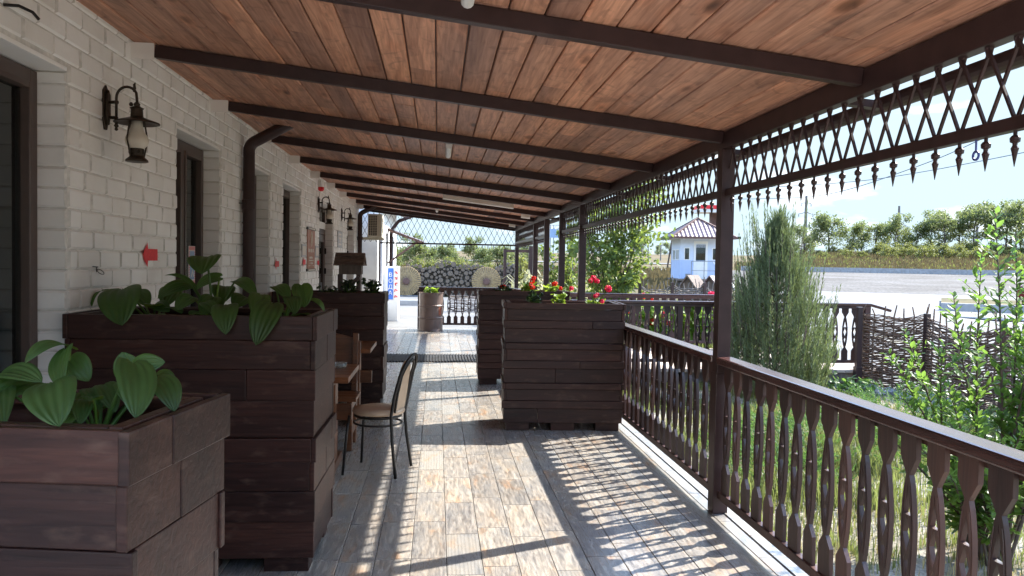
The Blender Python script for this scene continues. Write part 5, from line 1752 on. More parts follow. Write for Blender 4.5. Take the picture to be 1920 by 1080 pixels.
wicker((0.4, 25.0), (2.6, 25.0), -.1, .62, 'low grey wicker fence in front of the log wall', 'wickergrey', 14, 9, .03, .16, .016)

# stones along the fence
sb = []
for v in range(3):
    bm = bmesh.new(); bmesh.ops.create_icosphere(bm, subdivisions=2, radius=.5)
    for q in bm.verts: q.co *= R_(.78, 1.15); q.co.z *= .62
    me = bpy.data.meshes.new('garden_stone'); bm.to_mesh(me); bm.free(); me.materials.append(M['stone']); sb.append(me)
for k in range(110):
    t_ = R_(0, 1); a, c = (A1, A2) if t_ < .3 else (A2, A3)
    f = R_(0, 1)
    x = a[0] + (c[0] - a[0]) * f - R_(.05, .75); y = a[1] + (c[1] - a[1]) * f - R_(0, .5)
    o = bpy.data.objects.new('garden_stone', random.choice(sb)); COL.objects.link(o)
    s = R_(.07, .17)
    o.location = (x, y, -.235 + s * .12); o.scale = (s, s * R_(.7, 1.2), s); o.rotation_euler = (R_(-.3, .3), R_(-.3, .3), R_(0, 6))
    tag(o, 'grey stone in the rock bed at the foot of the wicker fence', 'stone', 'stones along the wicker fence')

# ================================================================ grass
def grass(name, mat_, n, region, hmin, hmax, label_kind='stuff', w=.004, clump=10, mask=None, cr=.05, bendy=.5):
    b = MB()
    for k in range(n):
        for _ in range(60):
            x, y = R_(region[0], region[1]), R_(region[2], region[3])
            if mask is None or R_(0, 1) < mask(x, y): break
        else: continue
        rr = R_(0, 1); hh = R_(hmin, hmax)
        for q in range(clump):
            p = Vector((x + random.gauss(0, cr), y + random.gauss(0, cr), -.245))
            h = hh * R_(.5, 1.1)
            a = R_(0, 2 * pi); bend = Vector((cos(a), sin(a), 0)) * h * R_(.1, bendy)
            s = Vector((-sin(a), cos(a), 0)) * w * R_(.7, 1.4)
            m = p + bend * .3 + Vector((0, 0, h * .6)); e = p + bend + Vector((0, 0, h * R_(.85, 1)))
            b.add([p - s, p + s, m + s * .8, e, m - s * .8], [(0, 1, 2, 4), (4, 2, 3)], min(1, max(0, rr * .5 + R_(0, .5))))
    o = b.build(name, M[mat_], recalc=False)
    o['kind'] = 'stuff'
    return o
from mathutils import noise as mnoise
def gmask(x, y):
    v = mnoise.noise(Vector((x * .9, y * .9, 3.1))) * .5 + .5
    far = sm(4.6, 7.0, y + .25 * x)
    return min(1, (far * .62 + .10) * max(0, v - .30) * 2.2) * (1 - .85 * sm(5.2, 6.0, x) * sm(8, 9, y))
grass('garden_grass', 'grass', 4200, (2.0, 7.2, 1.6, 11.3), .05, .17, mask=gmask, cr=.06)
grass('tall_grass', 'grass', 420, (2.0, 5.2, 5.2, 9.0), .14, .32, mask=lambda x, y: max(0, mnoise.noise(Vector((x * 1.3, y * 1.3, 9.1)))) * 1.8, cr=.07, w=.005)
grass('dry_grass', 'drygrass', 3200, (2.0, 6.5, 1.2, 10), .03, .10, cr=.08, clump=8, w=.0025)
grass('bridge_grass', 'grass', 1500, (2.0, 8, 14.6, 18.2), .15, .5, cr=.1, clump=9, w=.008)
# ground-hugging conifer behind the railing
def low_juniper(x0, y0, w, d, h, label, n=420):
    t = thing('creeping_juniper', label, 'shrub', (x0, y0, -.25))
    b = MB()
    for k in range(n):
        a = R_(0, 2 * pi); r = sqrt(R_(0, 1))
        p = Vector((x0 + cos(a) * w / 2 * r, y0 + sin(a) * d / 2 * r, -.25 + h * (1 - r * r) * R_(.2, 1)))
        dr = Vector((cos(a), sin(a), R_(.4, 1.1))).normalized()
        rr = R_(.2, .8)
        for q in range(16):
            tt = R_(0, 1); c = p + dr * .22 * tt
            u = (dr + rv(.8)).normalized(); l_ = R_(.03, .07); s = u.cross(rv()).normalized() * .005
            b.add([c, c + u * l_ * .5 + s, c + u * l_, c + u * l_ * .5 - s], [(0, 1, 2, 3)], rr)
    b.build('foliage', M['geran' if False else 'lowjun'], t, recalc=False)
    return t
M['lowjun'] = leafmat('creeping_juniper_needles', (0.075, 0.15, 0.05), (0.16, 0.30, 0.06), rough=0.6, trans=0.3, var=0.4, spec=0.2)
low_juniper(3.9, 7.3, 2.3, 1.5, .42, 'low spreading green juniper on the grass behind the railing', 520)
low_juniper(5.5, 8.7, 2.0, 1.5, .34, 'low spreading green juniper by the stone bed', 380)
low_juniper(2.9, 6.3, .9, .9, .26, 'small low juniper close to the railing', 160)
# weeds by the bridge end
rosette_plant('weed', 'small white flowering weed by the end of the bridge', (6.0, 10.6, -.25), .3, .35, 90, .04, 'shrub', leafz=(.03, .25))
rosette_plant('weed', 'low leafy weed under the near railing of the bridge', (5.6, 10.9, -.25), .3, .3, 80, .04, 'shrub', leafz=(.03, .3))
# flowers beyond the bridge
for i, (x, y, hm, lab) in enumerate(((4.05, 15.3, 'petalred', 'tall red flowering plant behind the bridge, on the left'), (4.75, 15.4, 'petalpink', 'tall pink flowering plant behind the bridge, in the middle'), (5.45, 15.5, 'petalpink', 'leafy pink flowering plant behind the bridge, on the right'))):
    rosette_plant('tall_flower', lab, (x, y, -.25), 1, .42, 240, .085, 'geran', [((x + R_(-.4, .4), y - .2 + R_(-.1, .1), R_(.25, 1.0)), R_(.05, .075)) for _ in range(4)], hm, 'flower', leafz=(.1, 1.05))

# ================================================================ poplar and thicket beyond the bridge
def leafy_tree(name, label, x, y, z0, H, Wd, n_leaf, lsz, mat_, stems=5, prof=None):
    t = thing(name, label, 'tree', (x, y, z0))
    tb, lb = MB(), MB()
    nodes = []
    for s in range(stems):
        a = R_(0, 2 * pi)
        pts = branch(tb, (x + R_(-.1, .1), y + R_(-.1, .1), z0), (cos(a) * .18 * (s > 0), sin(a) * .18 * (s > 0), 1), H * R_(.8, 1.0), .045 if s == 0 else .03, 10, .07)
        for k in range(1, 11):
            for q in range(3):
                aa = R_(0, 2 * pi); h = (pts[k].z - z0) / H
                w = Wd / 2 * (prof(h) if prof else (1 - h) ** .5)
                l_ = branch(tb, pts[k], (cos(aa), sin(aa), R_(.3, 1.1)), w * R_(.55, 1.05), .009, 4, .2)
                nodes += l_[1:]
    for k in range(n_leaf):
        c = random.choice(nodes) + rv(Wd * .075)
        leaf_quad(lb, c, rv() + Vector((0, 0, -.25)), rv() + Vector((0, 0, .6)), lsz * R_(.7, 1.25), lsz * R_(.45, .7))
    tb.build('trunk', M['bark'], t, recalc=False)
    lb.build('crown', M[mat_], t, recalc=False)
    return t
leafy_tree('poplar', 'loose leafy poplar with yellow green leaves just beyond the wooden bridge', 4.28, 18.6, -.25, 4.0, 2.2, 5200, .13, 'poplar', 6, lambda h: .95 * (1 - abs(h - .42) ** 1.6 * 1.2))
leafy_tree('young_tree', 'small yellow green tree beside the poplar, to its left', 3.35, 20.5, -.2, 2.7, 1.2, 1500, .12, 'poplar', 4)
leafy_tree('young_tree', 'bright green young tree seen between the far posts', 2.95, 26.5, -.1, 1.9, 1.0, 700, .14, 'bush', 3)
def corn_patch(label, pts):
    for i, (x, y, h) in enumerate(pts):
        t = thing('corn_stalk', label, 'corn', (x, y, -.2), 0, 'dry corn beyond the porch')
        b = MB(); s = MB()
        s.tube([(x, y, -.2), (x + R_(-.05, .05), y, -.2 + h)], [.018, .008], 5)
        for k in range(11):
            z = -.2 + h * (.15 + .8 * k / 11); a = R_(0, 2 * pi)
            d = Vector((cos(a), sin(a), 0)); L = R_(.35, .65); sd = Vector((-sin(a), cos(a), 0)) * .035
            p0 = Vector((x, y, z)); p1 = p0 + d * L * .45 + Vector((0, 0, L * .4)); p2 = p0 + d * L + Vector((0, 0, L * R_(-.3, .3)))
            b.add([p0 - sd * .5, p0 + sd * .5, p1 + sd, p2, p1 - sd], [(0, 1, 2, 4), (4, 2, 3)])
        s.build('stalk', M['corn'], t, recalc=False); b.build('leaves', M['corn'], t, recalc=False)
corn_patch('pale dry corn plant in the patch beyond the far porch posts', [(2.35 + .36 * (k % 7) + R_(-.1, .1), 20.8 + .75 * (k // 7) + R_(-.2, .2), R_(1.15, 1.6)) for k in range(35)])

# ================================================================ log wall with straw discs
lb_ = []
for v in range(4):
    b = MB(); n = 14; r = .5
    ring = [(r * (1 + R_(-.06, .06)) * cos(2 * pi * k / n), r * (1 + R_(-.06, .06)) * sin(2 * pi * k / n)) for k in range(n)]
    vs = [(x, -.5, z) for x, z in ring] + [(x, .5, z) for x, z in ring] + [(x * .9, -.505, z * .9) for x, z in ring]
    b.add(vs, [(k, n + k, n + (k + 1) % n, (k + 1) % n) for k in range(n)] + [tuple(range(2 * n - 1, n - 1, -1))], None, 0)
    b.add(vs, [(k, (k + 1) % n, 2 * n + (k + 1) % n, 2 * n + k) for k in range(n)], None, 0)
    b.add(vs, [tuple(2 * n + k for k in range(n))], None, 1)
    lb_.append(b.mesh('log', [M['log'], M['logend']], recalc=True))
placed = []
def top_at(x): return 1.42 + .10 * sin(x * 1.9 + .6) + .07 * sin(x * 4.3) - .10 * sm(1.2, 2.6, x) * 0
tries = 0
while tries < 26000 and len(placed) < 290:
    tries += 1
    x, z, r = R_(-2.3, 4.6), R_(.0, 1.62), R_(.06, .14) if tries < 9000 else R_(.045, .08)
    if z + r > top_at(x) + .1 or z - r < -.03: continue
    if all((x - a) ** 2 + (z - c) ** 2 > ((r + q) * .97) ** 2 for a, c, q in placed):
        placed.append((x, z, r))
for i, (x, z, r) in enumerate(placed):
    o = bpy.data.objects.new('log', lb_[i % 4]); COL.objects.link(o)
    o.location = (x, 36.0 + R_(-.05, .05), z); o.scale = (2 * r, .5, 2 * r); o.rotation_euler = (0, R_(0, 6), 0)
    tag(o, 'round grey log laid end-on in the long log wall', 'log', 'logs of the log wall')
b = MB()
for k in range(23):
    xx = -2.3 + .3 * k; b.box(xx, xx + .3, 36.12, 36.35, -.1, top_at(xx) - .12 + R_(-.04, .04))
tag(b.build('earth_core', M['core']), 'pale clay core behind the grey logs of the log wall', 'wall')
b = MB(); b.box(-2.6, 4.0, 35.72, 36.3, -.1, -.03); b.box(-2.6, -.2, 35.5, 35.7, -.1, .02)
tag(b.build('stone_plinth', M['stone']), 'low bluish grey stone plinth under the log wall', 'plinth')
b = MB(); b.box(-2.6, 0.2, 28.2, 28.6, -.05, .16); tag(b.build('stone_step', M['kerb']), 'low pale stone step on the paved yard before the log wall', 'step')
def straw_disc(x, z, r, y, label):
    t = thing('straw_disc', label, 'decoration', (x, y, z - r), 0, 'straw discs on the log wall')
    b = MB(); n = 44
    mt = Matrix.Translation((x, y, z)) @ Matrix.Rotation(pi / 2, 4, 'X')
    b.lathe([(r * .985, -.06), (r, -.02), (r * .99, .03), (r * .5, .075), (.001, .085)], n, mtx=mt)
    b.build('straw', M['straw'], t)
    s = MB()
    for k in range(40):
        a = 2 * pi * k / 40
        p = mt @ Vector((cos(a) * r * .24, sin(a) * r * .24, .088)); q = mt @ Vector((cos(a) * r * 1.0, sin(a) * r * 1.0, .036))
        s.tube([p, q], [.006, .014], 4)
    s.build('spokes', M['greywood'], t)
    h = MB(); h.lathe([(r * .235, .06), (r * .235, .11), (r * .18, .13), (.001, .132)], 20, mtx=mt); h.build('hub', M['hub'], t)
straw_disc(-1.40, .665, .68, 35.6, 'round straw disc with dark hub, the whole one left on the log wall')
straw_disc(2.26, .70, .68, 35.6, 'round straw disc with dark hub, half hidden behind the end railing')

# ================================================================ trees
P1 = tree_proto('acacia', H=5.2, crown_w=4.0, trunk_h=.22, nlimb=20, clumps=120, per=24, lsz=.27, clump_r=.6, flat=.8, fork=2)
P2 = tree_proto('acacia', H=5.6, crown_w=4.2, trunk_h=.28, nlimb=20, clumps=100, per=24, lsz=.27, clump_r=.6, flat=.75)
P3 = tree_proto('acacia', H=6.2, crown_w=4.2, trunk_h=.4, nlimb=18, clumps=76, per=24, lsz=.26, clump_r=.6, flat=.6)
P4 = tree_proto('acacia', H=4.6, crown_w=4.2, trunk_h=.15, nlimb=22, clumps=120, per=24, lsz=.26, clump_r=.6, flat=.85, fork=2)
PB = tree_proto('bush', H=2.0, crown_w=2.6, trunk_h=.1, nlimb=16, clumps=46, per=22, lsz=.22, clump_r=.4, flat=.7, fork=2)
def pol(px, d):
    """point at bearing of a picture column, distance d"""
    a = math.radians(5.545) + math.atan((px - 960) / 1450.0)
    return d * sin(a), d * cos(a)
row = [(1508, P4, .98), (1552, P1, 1.28), (1598, P4, 1.05), (1640, P1, .98), (1676, P2, 1.02), (1712, P4, 1.0), (1742, P2, 1.15), (1770, P3, 1.05), (1796, P2, 1.12), (1822, P3, 1.30), (1856, P3, 1.22), (1884, P2, 1.35), (1912, P3, 1.25), (1945, P2, 1.3), (1985, P3, 1.3), (2030, P1, 1.3)]
for i, (px, pr, s) in enumerate(row):
    x, y = pol(px, R_(136, 144))
    lab = {0: 'low rounded acacia at the left end of the tree row, beside the conifer', 1: 'taller dark acacia, second from the left in the tree row', 4: 'acacia standing under the second power pylon'}.get(i)
    put_tree(pr, x, y, s * 1.14, lab or ('tall thin acacia in the right half of the tree row beyond the gravel lot' if i >= 7 else 'bushy acacia in the middle of the tree row beyond the gravel lot'), 'acacia_tree', 'acacias beyond the gravel lot')
for k in range(52):
    px = 1490 + 490 * (k + R_(0, .8)) / 52
    x, y = pol(px, R_(122, 140))
    put_tree(PB, x, y, R_(.5, 1.0) * (1.2 if px > 1640 else .7), 'yellow green bush at the foot of the tree row beyond the gravel lot', 'bush', 'bushes under the tree row', cat='bush')
for k in range(11):
    px = 728 + 26 * k + R_(-6, 6)
    x, y = pol(px, R_(62, 74))
    put_tree([P1, P4, P2, P1][k % 4], x, y, R_(.50, .64), 'green acacia in the row behind the log wall', 'acacia_tree', 'acacias behind the log wall', sz=.95)
for k in range(5):
    x, y = pol(725 + 60 * k + R_(-8, 8), R_(52, 60))
    put_tree(PB, x, y, R_(.5, .8), 'green bush behind the log wall', 'bush', 'bushes behind the log wall', cat='bush')
for k, (px, d, s) in enumerate(((1255, 330, 1.3), (1232, 340, 1.0), (1200, 300, 1.5))):
    x, y = pol(px, d); put_tree(P4, x, y, s, 'tiny far tree on the horizon left of the watch booth', 'far_tree', 'far trees on the horizon')

# dry tall grass and weeds on the verge below the tree row
def verge(name, mat_, n, h0, h1, w, d0, d1, px0=1380, px1=2080):
    b = MB()
    for k in range(n):
        x, y = pol(R_(px0, px1), R_(d0, d1)); z = gh0(x, y) - .05
        cl = R_(0, 1)
        for q in range(5):
            p = Vector((x + R_(-.4, .4), y + R_(-.4, .4), z)); h = R_(h0, h1)
            s = Vector((R_(-1, 1), R_(-.4, .4), 0)).normalized() * w
            e = p + Vector((R_(-.3, .3) * h, R_(-.2, .2) * h, h))
            b.add([p - s, p + s, e + s * .4, e - s * .4], [(0, 1, 2, 3)], min(1, cl * .6 + R_(0, .4)))
    o = b.build(name, M[mat_], recalc=False); o['kind'] = 'stuff'
M['verge'] = leafmat('reddish_dry_grass', (0.15, 0.115, 0.06), (0.18, 0.14, 0.065), rough=0.8, trans=0.25, var=0.3, spec=0.1)
verge('verge_grass', 'verge', 3600, .25, .7, .07, 95, 138)
verge('verge_weeds', 'bush', 900, .2, .6, .09, 97, 136)
verge('field_grass', 'verge', 1500, .3, .7, .10, 44, 80, 700, 1260)
# ================================================================ watch booth
def booth():
    cx, cy = 15.98, 46.6
    t = thing('watch_booth', 'pale blue and white watch booth on a raised platform with brown hipped roof', 'booth', (cx, cy, .1), radians(-6))
    W, D, zf, zw = 2.6, 2.7, .72, 3.2
    b = MB()
    # wall with window openings left for the panes (front = -y)
    def wallbox(x0, x1, y0, y1, z0, z1, mi=0): b.box(x0, x1, y0, y1, z0, z1, .5, mi)
    wallbox(-W / 2, W / 2, -D / 2, -D / 2 + .08, zf, zf + 1.12, 1); wallbox(-W / 2, W / 2, -D / 2, -D / 2 + .08, 2.6, zw)
    for (p, q) in ((-W / 2, -1.08), (-.72, -.5), (.34, .6), (1.0, W / 2)): wallbox(p, q, -D / 2, -D / 2 + .08, zf + 1.12, 2.6)
    wallbox(-W / 2, -W / 2 + .08, -D / 2 + .08, D / 2, zf, zf + 1.12, 1); wallbox(-W / 2, -W / 2 + .08, -D / 2 + .08, D / 2, 2.5, zw)
    for (p, q) in ((-D / 2 + .08, -.95), (-.1, .1), (.95, D / 2)): wallbox(-W / 2, -W / 2 + .08, p, q, zf + 1.12, 2.5)
    wallbox(W / 2 - .08, W / 2, -D / 2 + .08, D / 2, zf, zw); wallbox(-W / 2 + .08, W / 2 - .08, D / 2 - .08, D / 2, zf, zw)
    for k in range(12): b.box(-W / 2 + .1 + k * .21, -W / 2 + .115 + k * .21, -D / 2 - .012, -D / 2 - .001, zf + .02, zf + 1.1, .5, 1)
    b.build('wall', [M['siding'], M['sidingblue']], t, world=False)
    b = MB(); b.box(-W / 2 + .1, W / 2 - .1, -D / 2 + .1, D / 2 - .1, zf, zf + .05); b.build('floor_slab', M['greywood'], t, world=False)
    def win(x0, x1, z0, z1, side=False):
        f = MB(); w = .05
        if not side:
            Y = -D / 2 - .01
            f.box(x0, x0 + w, Y, Y + .05, z0, z1); f.box(x1 - w, x1, Y, Y + .05, z0, z1); f.box(x0 + w, x1 - w, Y, Y + .05, z1 - w, z1); f.box(x0 + w, x1 - w, Y, Y + .05, z0, z0 + w)
        else:
            X = -W / 2 - .01
            f.box(X, X + .05, x0, x0 + w, z0, z1); f.box(X, X + .05, x1 - w, x1, z0, z1); f.box(X, X + .05, x0 + w, x1 - w, z1 - w, z1); f.box(X, X + .05, x0 + w, x1 - w, z0, z0 + w)
            f.box(X, X + .05, (x0 + x1) / 2 - .03, (x0 + x1) / 2 + .03, z0 + w, z1 - w)
        fr = f.build('window', M['white'], t, world=False)
        g = MB()
        if not side: g.box(x0 + .02, x1 - .02, -D / 2 + .02, -D / 2 + .03, z0, z1)
        else: g.box(-W / 2 + .02, -W / 2 + .03, x0 + .02, x1 - .02, z0, z1)
        g.build('pane', M['pane'], fr, world=False)
    win(-1.08, -.72, zf + 1.12, 2.6); win(.6, 1.0, zf + 1.12, 2.6)
    win(-.95, -.1, zf + 1.12, 2.5, True); win(.1, .95, zf + 1.12, 2.5, True)
    c = MB(); c.box(-.85, -.72, -D / 2 + .2, -D / 2 + .22, zf + 1.15, 2.6); c.box(-1.2, -1.03, -D / 2 + .2, -D / 2 + .22, zf + 1.15, 2.6); c.build('curtain', M['white'], t, world=False)
    d = MB()
    d.box(-.5, -.37, -D / 2 - .03, -D / 2 + .05, zf, 2.98); d.box(.21, .34, -D / 2 - .03, -D / 2 + .05, zf, 2.98); d.box(-.37, .21, -D / 2 - .03, -D / 2 + .05, 2.83, 2.98); d.box(-.37, .21, -D / 2 - .03, -D / 2 + .05, zf, zf + 1.05)
    dr = d.build('door', M['white'], t, world=False)
    g = MB(); g.box(-.37, .21, -D / 2 + .0, -D / 2 + .01, zf + 1.05, 2.78); g.build('pane', M['pane'], dr, world=False)
    # hipped corrugated roof
    E_ = .62; ze, zr = 3.18, 4.42
    x0, x1, y0, y1 = -W / 2 - E_, W / 2 + E_, -D / 2 - E_, D / 2 + E_
    r = MB()
    ap = [(-.05, 0, zr), (.05, 0, zr)]
    def slope(a, c, e, n):
        """corrugated triangle-like face from eave a-c up to apex e"""
        a, c, e = Vector(a), Vector(c), Vector(e)
        nrm = (c - a).cross(e - a).normalized()
        if nrm.z < 0: nrm = -nrm
        for k in range(n):
            for h in (0, 1):
                t0, t1 = (k + h * .5) / n, (k + h * .5 + .5) / n
                p, q = a.lerp(c, t0), a.lerp(c, t1)
                o0, o1 = (0, .045) if h == 0 else (.045, 0)
                r.add([p + nrm * o0, q + nrm * o1, e + nrm * o1, e + nrm * o0] if (p - e).length > .01 else [p, q, e], [(0, 1, 2, 3)], .5)
        # ribs keep their direction by running up the slope
    def hipface(a, c, e, n):
        a, c, e = Vector(a), Vector(c), Vector(e)
        mid = a.lerp(c, .5); upv = e - mid
        nrm = (c - a).cross(upv).normalized()
        if nrm.z < 0: nrm = -nrm
        for k in range(2 * n):
            t0, t1 = k / (2 * n), (k + 1) / (2 * n)
            o0, o1 = (0, .05) if k % 2 == 0 else (.05, 0)
            def topf(t): return (1 - abs(2 * t - 1))
            p, q = a.lerp(c, t0), a.lerp(c, t1)
            r.add([p + nrm * o0, q + nrm * o1, q + upv * topf(t1) + nrm * o1, p + upv * topf(t0) + nrm * o0], [(0, 1, 2, 3)], .5)
    C4 = [(x0, y0, ze), (x1, y0, ze), (x1, y1, ze), (x0, y1, ze)]
    e = (0, 0, zr)
    for i in range(4): hipface(C4[i], C4[(i + 1) % 4], e, 15)
    r.build('roof', M['roofmetal'], t, world=False, recalc=False)
    r = MB()
    for i in range(4):
        r.bar(C4[i], C4[(i + 1) % 4], .06, .12); r.bar(Vector(C4[i]) + Vector((0, 0, .05)), Vector(e) + Vector((0, 0, .06)), .14, .05)
    r.build('roof_trim', M['hub'], t, world=False)
    r = MB(); r.box(x0 + .1, x1 - .1, y0 + .1, y1 - .1, ze - .06, ze - .02); r.build('soffit', M['white'], t, world=False)
    # platform
    p = MB()
    p.box(-W / 2 - .3, W / 2 + .5, -D / 2 - 1.1, D / 2, zf - .1, zf - .005)
    p.box(-W / 2 - .1, W / 2 + .4, -D / 2 - .9, D / 2 - .1, -.4, zf - .1)
    p.build('platform', M['greywood'], t, world=False)
    h = MB()
    yy = -D / 2 - 1.05
    for xx in (-.25, .5, 1.15): h.bar((xx - .8 + .2, yy, zf), (xx - .8 + .2, yy, zf + 1.05), .04, .04, up=(0, 1, 0))
    h.bar((-.85, yy, zf + 1.05), (.55, yy, zf + 1.05), .04, .04); h.bar((-.85, yy, zf + .5), (.55, yy, zf + .5), .03, .03)
    h.build('guard_rail', M['steelgrey'], t, world=False)
    s = MB(); s.bar((.42, yy, zf + 1.02), (1.25, yy - .9, zf - .05), .05, .06); s.bar((.42, yy - .05, zf - .05), (1.0, yy - 1.0, -.5), .06, .1); s.bar((1.4, yy - .05, zf - .05), (1.9, yy - 1.0, -.5), .06, .1)
    for k in range(4): s.box(.55 + k * .12, 1.55 + k * .12, yy - .15 - .22 * k, yy + .02 - .22 * k, zf - .2 - .24 * k, zf - .16 - .24 * k)
    s.build('stairs', M['white'], t, world=False)
    k = MB(); k.lathe([(.13, 0), (.16, .3), (.15, .3), (.12, .02)], 12, (-.95, -D / 2 - .6, zf)); k.build('bucket', M['steelgrey'], t, world=False)
booth()
t = thing('lit_lamp_box', 'small dark floodlight box on the side of the watch booth roof', 'light', (17.9, 45.2, 3.3))
b = MB(); b.box(17.85, 18.1, 44.9, 45.2, 3.25, 3.4); b.bar((17.6, 45.4, 3.3), (17.9, 45.1, 3.3), .05, .05); b.build('box', M['black'], t)

# red filling-station sign
t = thing('red_canopy_sign', 'red flat canopy sign on two posts behind the watch booth', 'sign', (25.2, 68, .7))
b = MB(); b.box(23.4, 26.3, 67.4, 70, 6.75, 7.08); b.build('red_fascia', M['redp'], t)
b = MB(); b.box(23.4, 26.3, 67.45, 69.95, 6.45, 6.74); b.build('white_soffit', M['white'], t)
b = MB(); b.box(24.55, 24.78, 68.2, 68.45, .5, 6.45); b.box(24.9, 25.35, 68.6, 69.0, .5, 6.45); b.build('posts', M['hub'], t)

# kennels
for (x, y, lab) in ((6.86, 20.3, 'wooden dog kennel with pitched roof, the left one behind the grey wicker fence'), (7.36, 20.0, 'wooden dog kennel with a dark roof, the right one behind the grey wicker fence')):
    t = thing('dog_kennel', lab, 'kennel', (x, y, -.2), radians(-38))
    b = MB(); w, d, h1, h2 = .56, .72, 1.12, 1.52
    b.box(-w / 2, w / 2, -d / 2 + .02, d / 2, .25, h1)
    b.prism([(-w / 2, h1 + .001), (w / 2, h1 + .001), (0, h2 - .03)], -d / 2 + .02, d / 2, lambda u, v, q: (u, q, v))
    for sx in (-1, 1):
        for sy in (-1, 1): b.box(sx * .22 - .04, sx * .22 + .04, sy * .28 - .04, sy * .28 + .04, 0, .249)
    b.build('body', M['greywood'], t, world=False)
    b = MB()
    for s in (-1, 1):
        b.bar((s * (w / 2 + .1), 0, h1 - .10), (0, 0, h2 + .005), d + .16, .03, up=(0, 0, 1))
    b.build('roof', M['roofmetal'] if x > 7 else M['greywood'], t, world=False)
    b = MB(); b.prism([(-.15, .5), (.15, .5), (.15, .85)] + [(.15 * cos(q), .85 + .15 * sin(q)) for q in [pi * k / 8 for k in range(1, 8)]] + [(-.15, .85)], -d / 2 + .005, -d / 2 + .018, lambda u, v, q: (u, q, v))
    b.build('doorway', M['black'], t, world=False)

# pale blue board gantry far left of the poplar
t = thing('blue_board', 'pale blue roadside board numbered 40 on steel posts beyond the corn', 'sign', (9.4, 59.5, .4))
b = MB(); b.box(8.65, 10.6, 59.4, 59.5, 3.6, 4.28); pb_ = b.build('board', M['paleblue'], t)
me = text_mesh('40', .62, .01); me.materials.append(M['steelgrey'])
o = bpy.data.objects.new('lettering', me); COL.objects.link(o); o.parent = pb_; o.location = (9.75 - 9.4, 59.38 - 59.5, 3.95 - .4); o.rotation_euler = (pi / 2, 0, 0)
b = MB()
for xx in (8.7, 8.95, 10.5): b.box(xx - .03, xx + .03, 59.51, 59.57, .3, 4.6)
for k in range(12): b.bar((8.7 + .15 * k, 59.54, 4.3), (8.7 + .15 * (k + 1), 59.54, 4.55 if k % 2 == 0 else 4.3), .03, .03); 
b.bar((8.65, 59.54, 4.58), (10.6, 59.54, 4.58), .04, .04)
for zz in (1.6, 2.6): b.bar((8.7, 59.54, zz), (8.95, 59.54, zz), .03, .03)
b.build('frame', M['steelgrey'], t)
t = thing('timber_goal_frame', 'dark timber frame with a crossbar beyond the end of the porch', 'frame', (2.9, 25.8, -.1))
b = MB(); b.box(3.05, 3.25, 25.7, 25.9, -.15, 2.15); b.bar((2.3, 25.8, 1.98), (3.05, 25.8, 1.98), .08, .09); b.box(2.2, 2.3, 25.75, 25.85, -.15, 2.03); b.build('timbers', M['rail'], t)

# ================================================================ poles, pylons and wires
def pylon(px, ytop, ybase, d, label, arms=True, w=.35, group='power line pylons on the horizon'):
    x, y = pol(px, d); zt = 1.57 + (507 - ytop + .0 * px) / 1450 * d
    z0 = gh0(x, y) - 1
    H = zt - z0
    t = thing('power_pylon', label, 'pylon', (x, y, z0), 0, group)
    b = MB(); b.tube([(x, y, z0), (x, y, zt)], [w, w * .55], 8); b.build('mast', M['concrete'], t)
    if arms:
        s = d / 1450.0
        b = MB()
        for (dz, hw) in ((14, 9), (32, 13), (54, 8)):
            z = zt - dz * s
            b.tube([(x - hw * s, y, z - 5 * s), (x - hw * s, y, z), (x - hw * .4 * s, y, z + 1.5 * s), (x, y, z + (5 if hw > 10 else 0.5) * s), (x + hw * .4 * s, y, z + 1.5 * s), (x + hw * s, y, z), (x + hw * s, y, z - 5 * s)], .8 * s, 5)
        b.build('cross_arms', M['steelgrey'], t)
pylon(1507, 380, 480, 330, 'power pylon standing above the left end of the tree row', True, .8)
pylon(1681, 400, 480, 380, 'power pylon standing above the middle of the tree row', True, .8)
pylon(1828, 400, 480, 420, 'power pylon standing behind the tall acacias at the right', True, .8)
pylon(1613, 426, 480, 600, 'faint distant power pylon between the two nearer ones', True, .8)
def pole(px, ytop, d, label, r=.16, group='utility poles left of the watch booth'):
    x, y = pol(px, d); hz = 491 + .0175 * (px - 820)
    zt = 1.57 + (hz - ytop) / 1450 * d; z0 = gh0(x, y) - .3
    t = thing('utility_pole', label, 'pole', (x, y, z0), 0, group)
    b = MB(); b.tube([(x, y, z0), (x, y, zt)], [r, r * .7], 7); b.build('shaft', M['concrete'], t)
    b = MB(); b.bar((x - .9, y, zt - .5), (x + .9, y, zt - .5), .12, .12); b.build('cross_arm', M['concrete'], t)
pole(1237.5, 457, 170, 'tallest utility pole left of the watch booth')
pole(1214, 458, 200, 'utility pole at the right edge of the poplar')
pole(1202, 395, 120, 'utility pole half hidden in the poplar crown', .17)
x, y = pol(1256, 80)
t = thing('braced_pole', 'slanting braced timber pole just left of the watch booth', 'pole', (x, y, .8), 0)
b = MB(); xx, yy = pol(1258.5, 80); x2, y2 = pol(1248, 80); b.tube([(xx, yy, .5), (xx, yy, 4.6)], .1, 7); b.tube([(x2, y2, .5), (xx, yy, 4.4)], .09, 7); b.build('shafts', M['bark'], t)
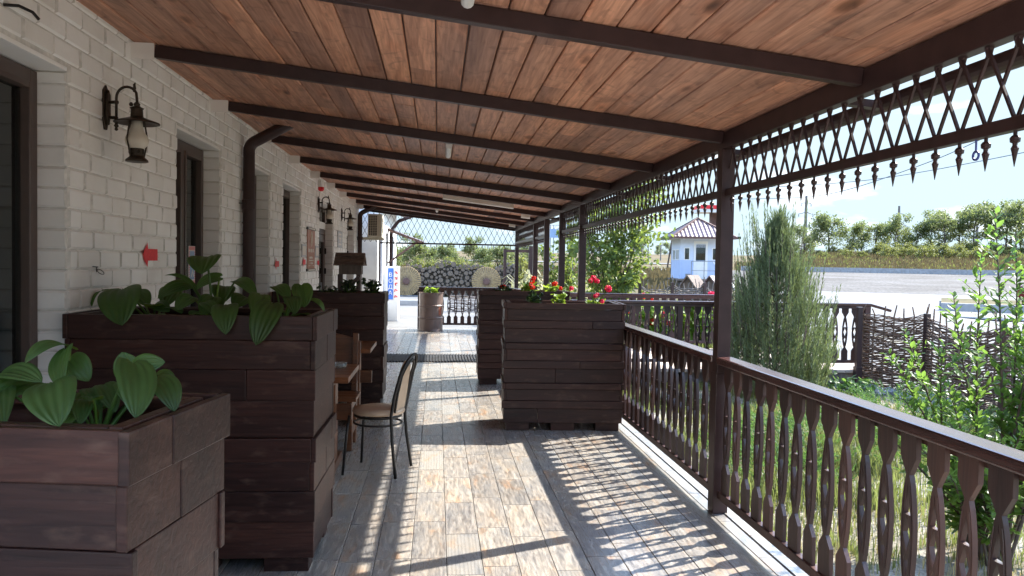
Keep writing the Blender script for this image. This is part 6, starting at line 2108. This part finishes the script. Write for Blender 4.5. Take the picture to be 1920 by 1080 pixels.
def cable(pts, label):
    P_ = [Vector(p) for p in pts]
    out = []
    n = len(P_)
    for i in range(n - 1):   # Catmull-Rom
        p0, p1, p2, p3 = P_[max(0, i - 1)], P_[i], P_[i + 1], P_[min(n - 1, i + 2)]
        for k in range(8):
            q = k / 8
            out.append(.5 * ((2 * p1) + (p2 - p0) * q + (2 * p0 - 5 * p1 + 4 * p2 - p3) * q * q + (3 * p1 - p0 - 3 * p2 + p3) * q ** 3))
    out.append(P_[-1])
    b = MB(); b.tube(out, .015, 5)
    tag(b.build('overhead_cable', M['cable']), label, 'cable', 'overhead cables across the sky')
cable([(15.87, 38.8, 5.75), (16.56, 36.72, 5.55), (17.96, 30.54, 5.30), (18.07, 22.49, 5.28), (17.5, 18.5, 5.35)], 'upper overhead cable crossing the sky below the valance')
cable([(13.13, 39.04, 5.05), (15.82, 36.77, 4.95), (16.1, 30.7, 4.66), (16.12, 24.68, 5.10), (15.8, 20.7, 5.55), (15.33, 17.75, 5.85)], 'lower sagging overhead cable crossing the sky')

# ================================================================ parked car behind the shrub
t = thing('parked_car', 'dark red parked car almost hidden behind the leafy shrub', 'car', (26.3, 30.0, gh0(26.3, 30)), radians(20))
b = MB()
body = [(-2.05, .28), (2.05, .28), (2.12, .62), (2.0, .82), (1.1, .95), (-1.75, .98), (-2.1, .85)]
b.prism(body, -.84, .84, lambda u, v, d: (u, d, v)); b.build('body', M['carred'], t, world=False, bevel=.05)
b = MB(); b.prism([(1.05, .955), (.35, 1.42), (-1.0, 1.45), (-1.7, .985)], -.70, .70, lambda u, v, d: (u, d * (1 - (v - .95) * .25), v)); cb_ = b.build('cabin_glass', M['carglass'], t, world=False, bevel=.03)
b = MB(); b.prism([(.36, 1.425), (.30, 1.47), (-.95, 1.50), (-1.04, 1.455)], -.62, .62, lambda u, v, d: (u, d, v)); b.build('roof', M['carred'], t, world=False, bevel=.015)
for wx in (-1.3, 1.3):
    for wy in (-.8, .8):
        mt = Matrix.Translation((wx, wy, .31)) @ Matrix.Rotation(pi / 2, 4, 'X')
        w = MB(); w.lathe([(.31, -.1), (.32, 0), (.31, .1), (.20, .105)], 20, mtx=mt); wh_ = w.build('wheel', M['black'], t, world=False)
        w = MB(); w.lathe([(.19, -.112), (.19, .112)], 14, mtx=mt); w.build('rim', M['steelgrey'], wh_, world=False)
for wy in (-.6, .6):
    b = MB(); b.box(2.0, 2.115, wy - .18, wy + .18, .60, .74); b.build('headlight', M['white'], t, world=False, bevel=.02)
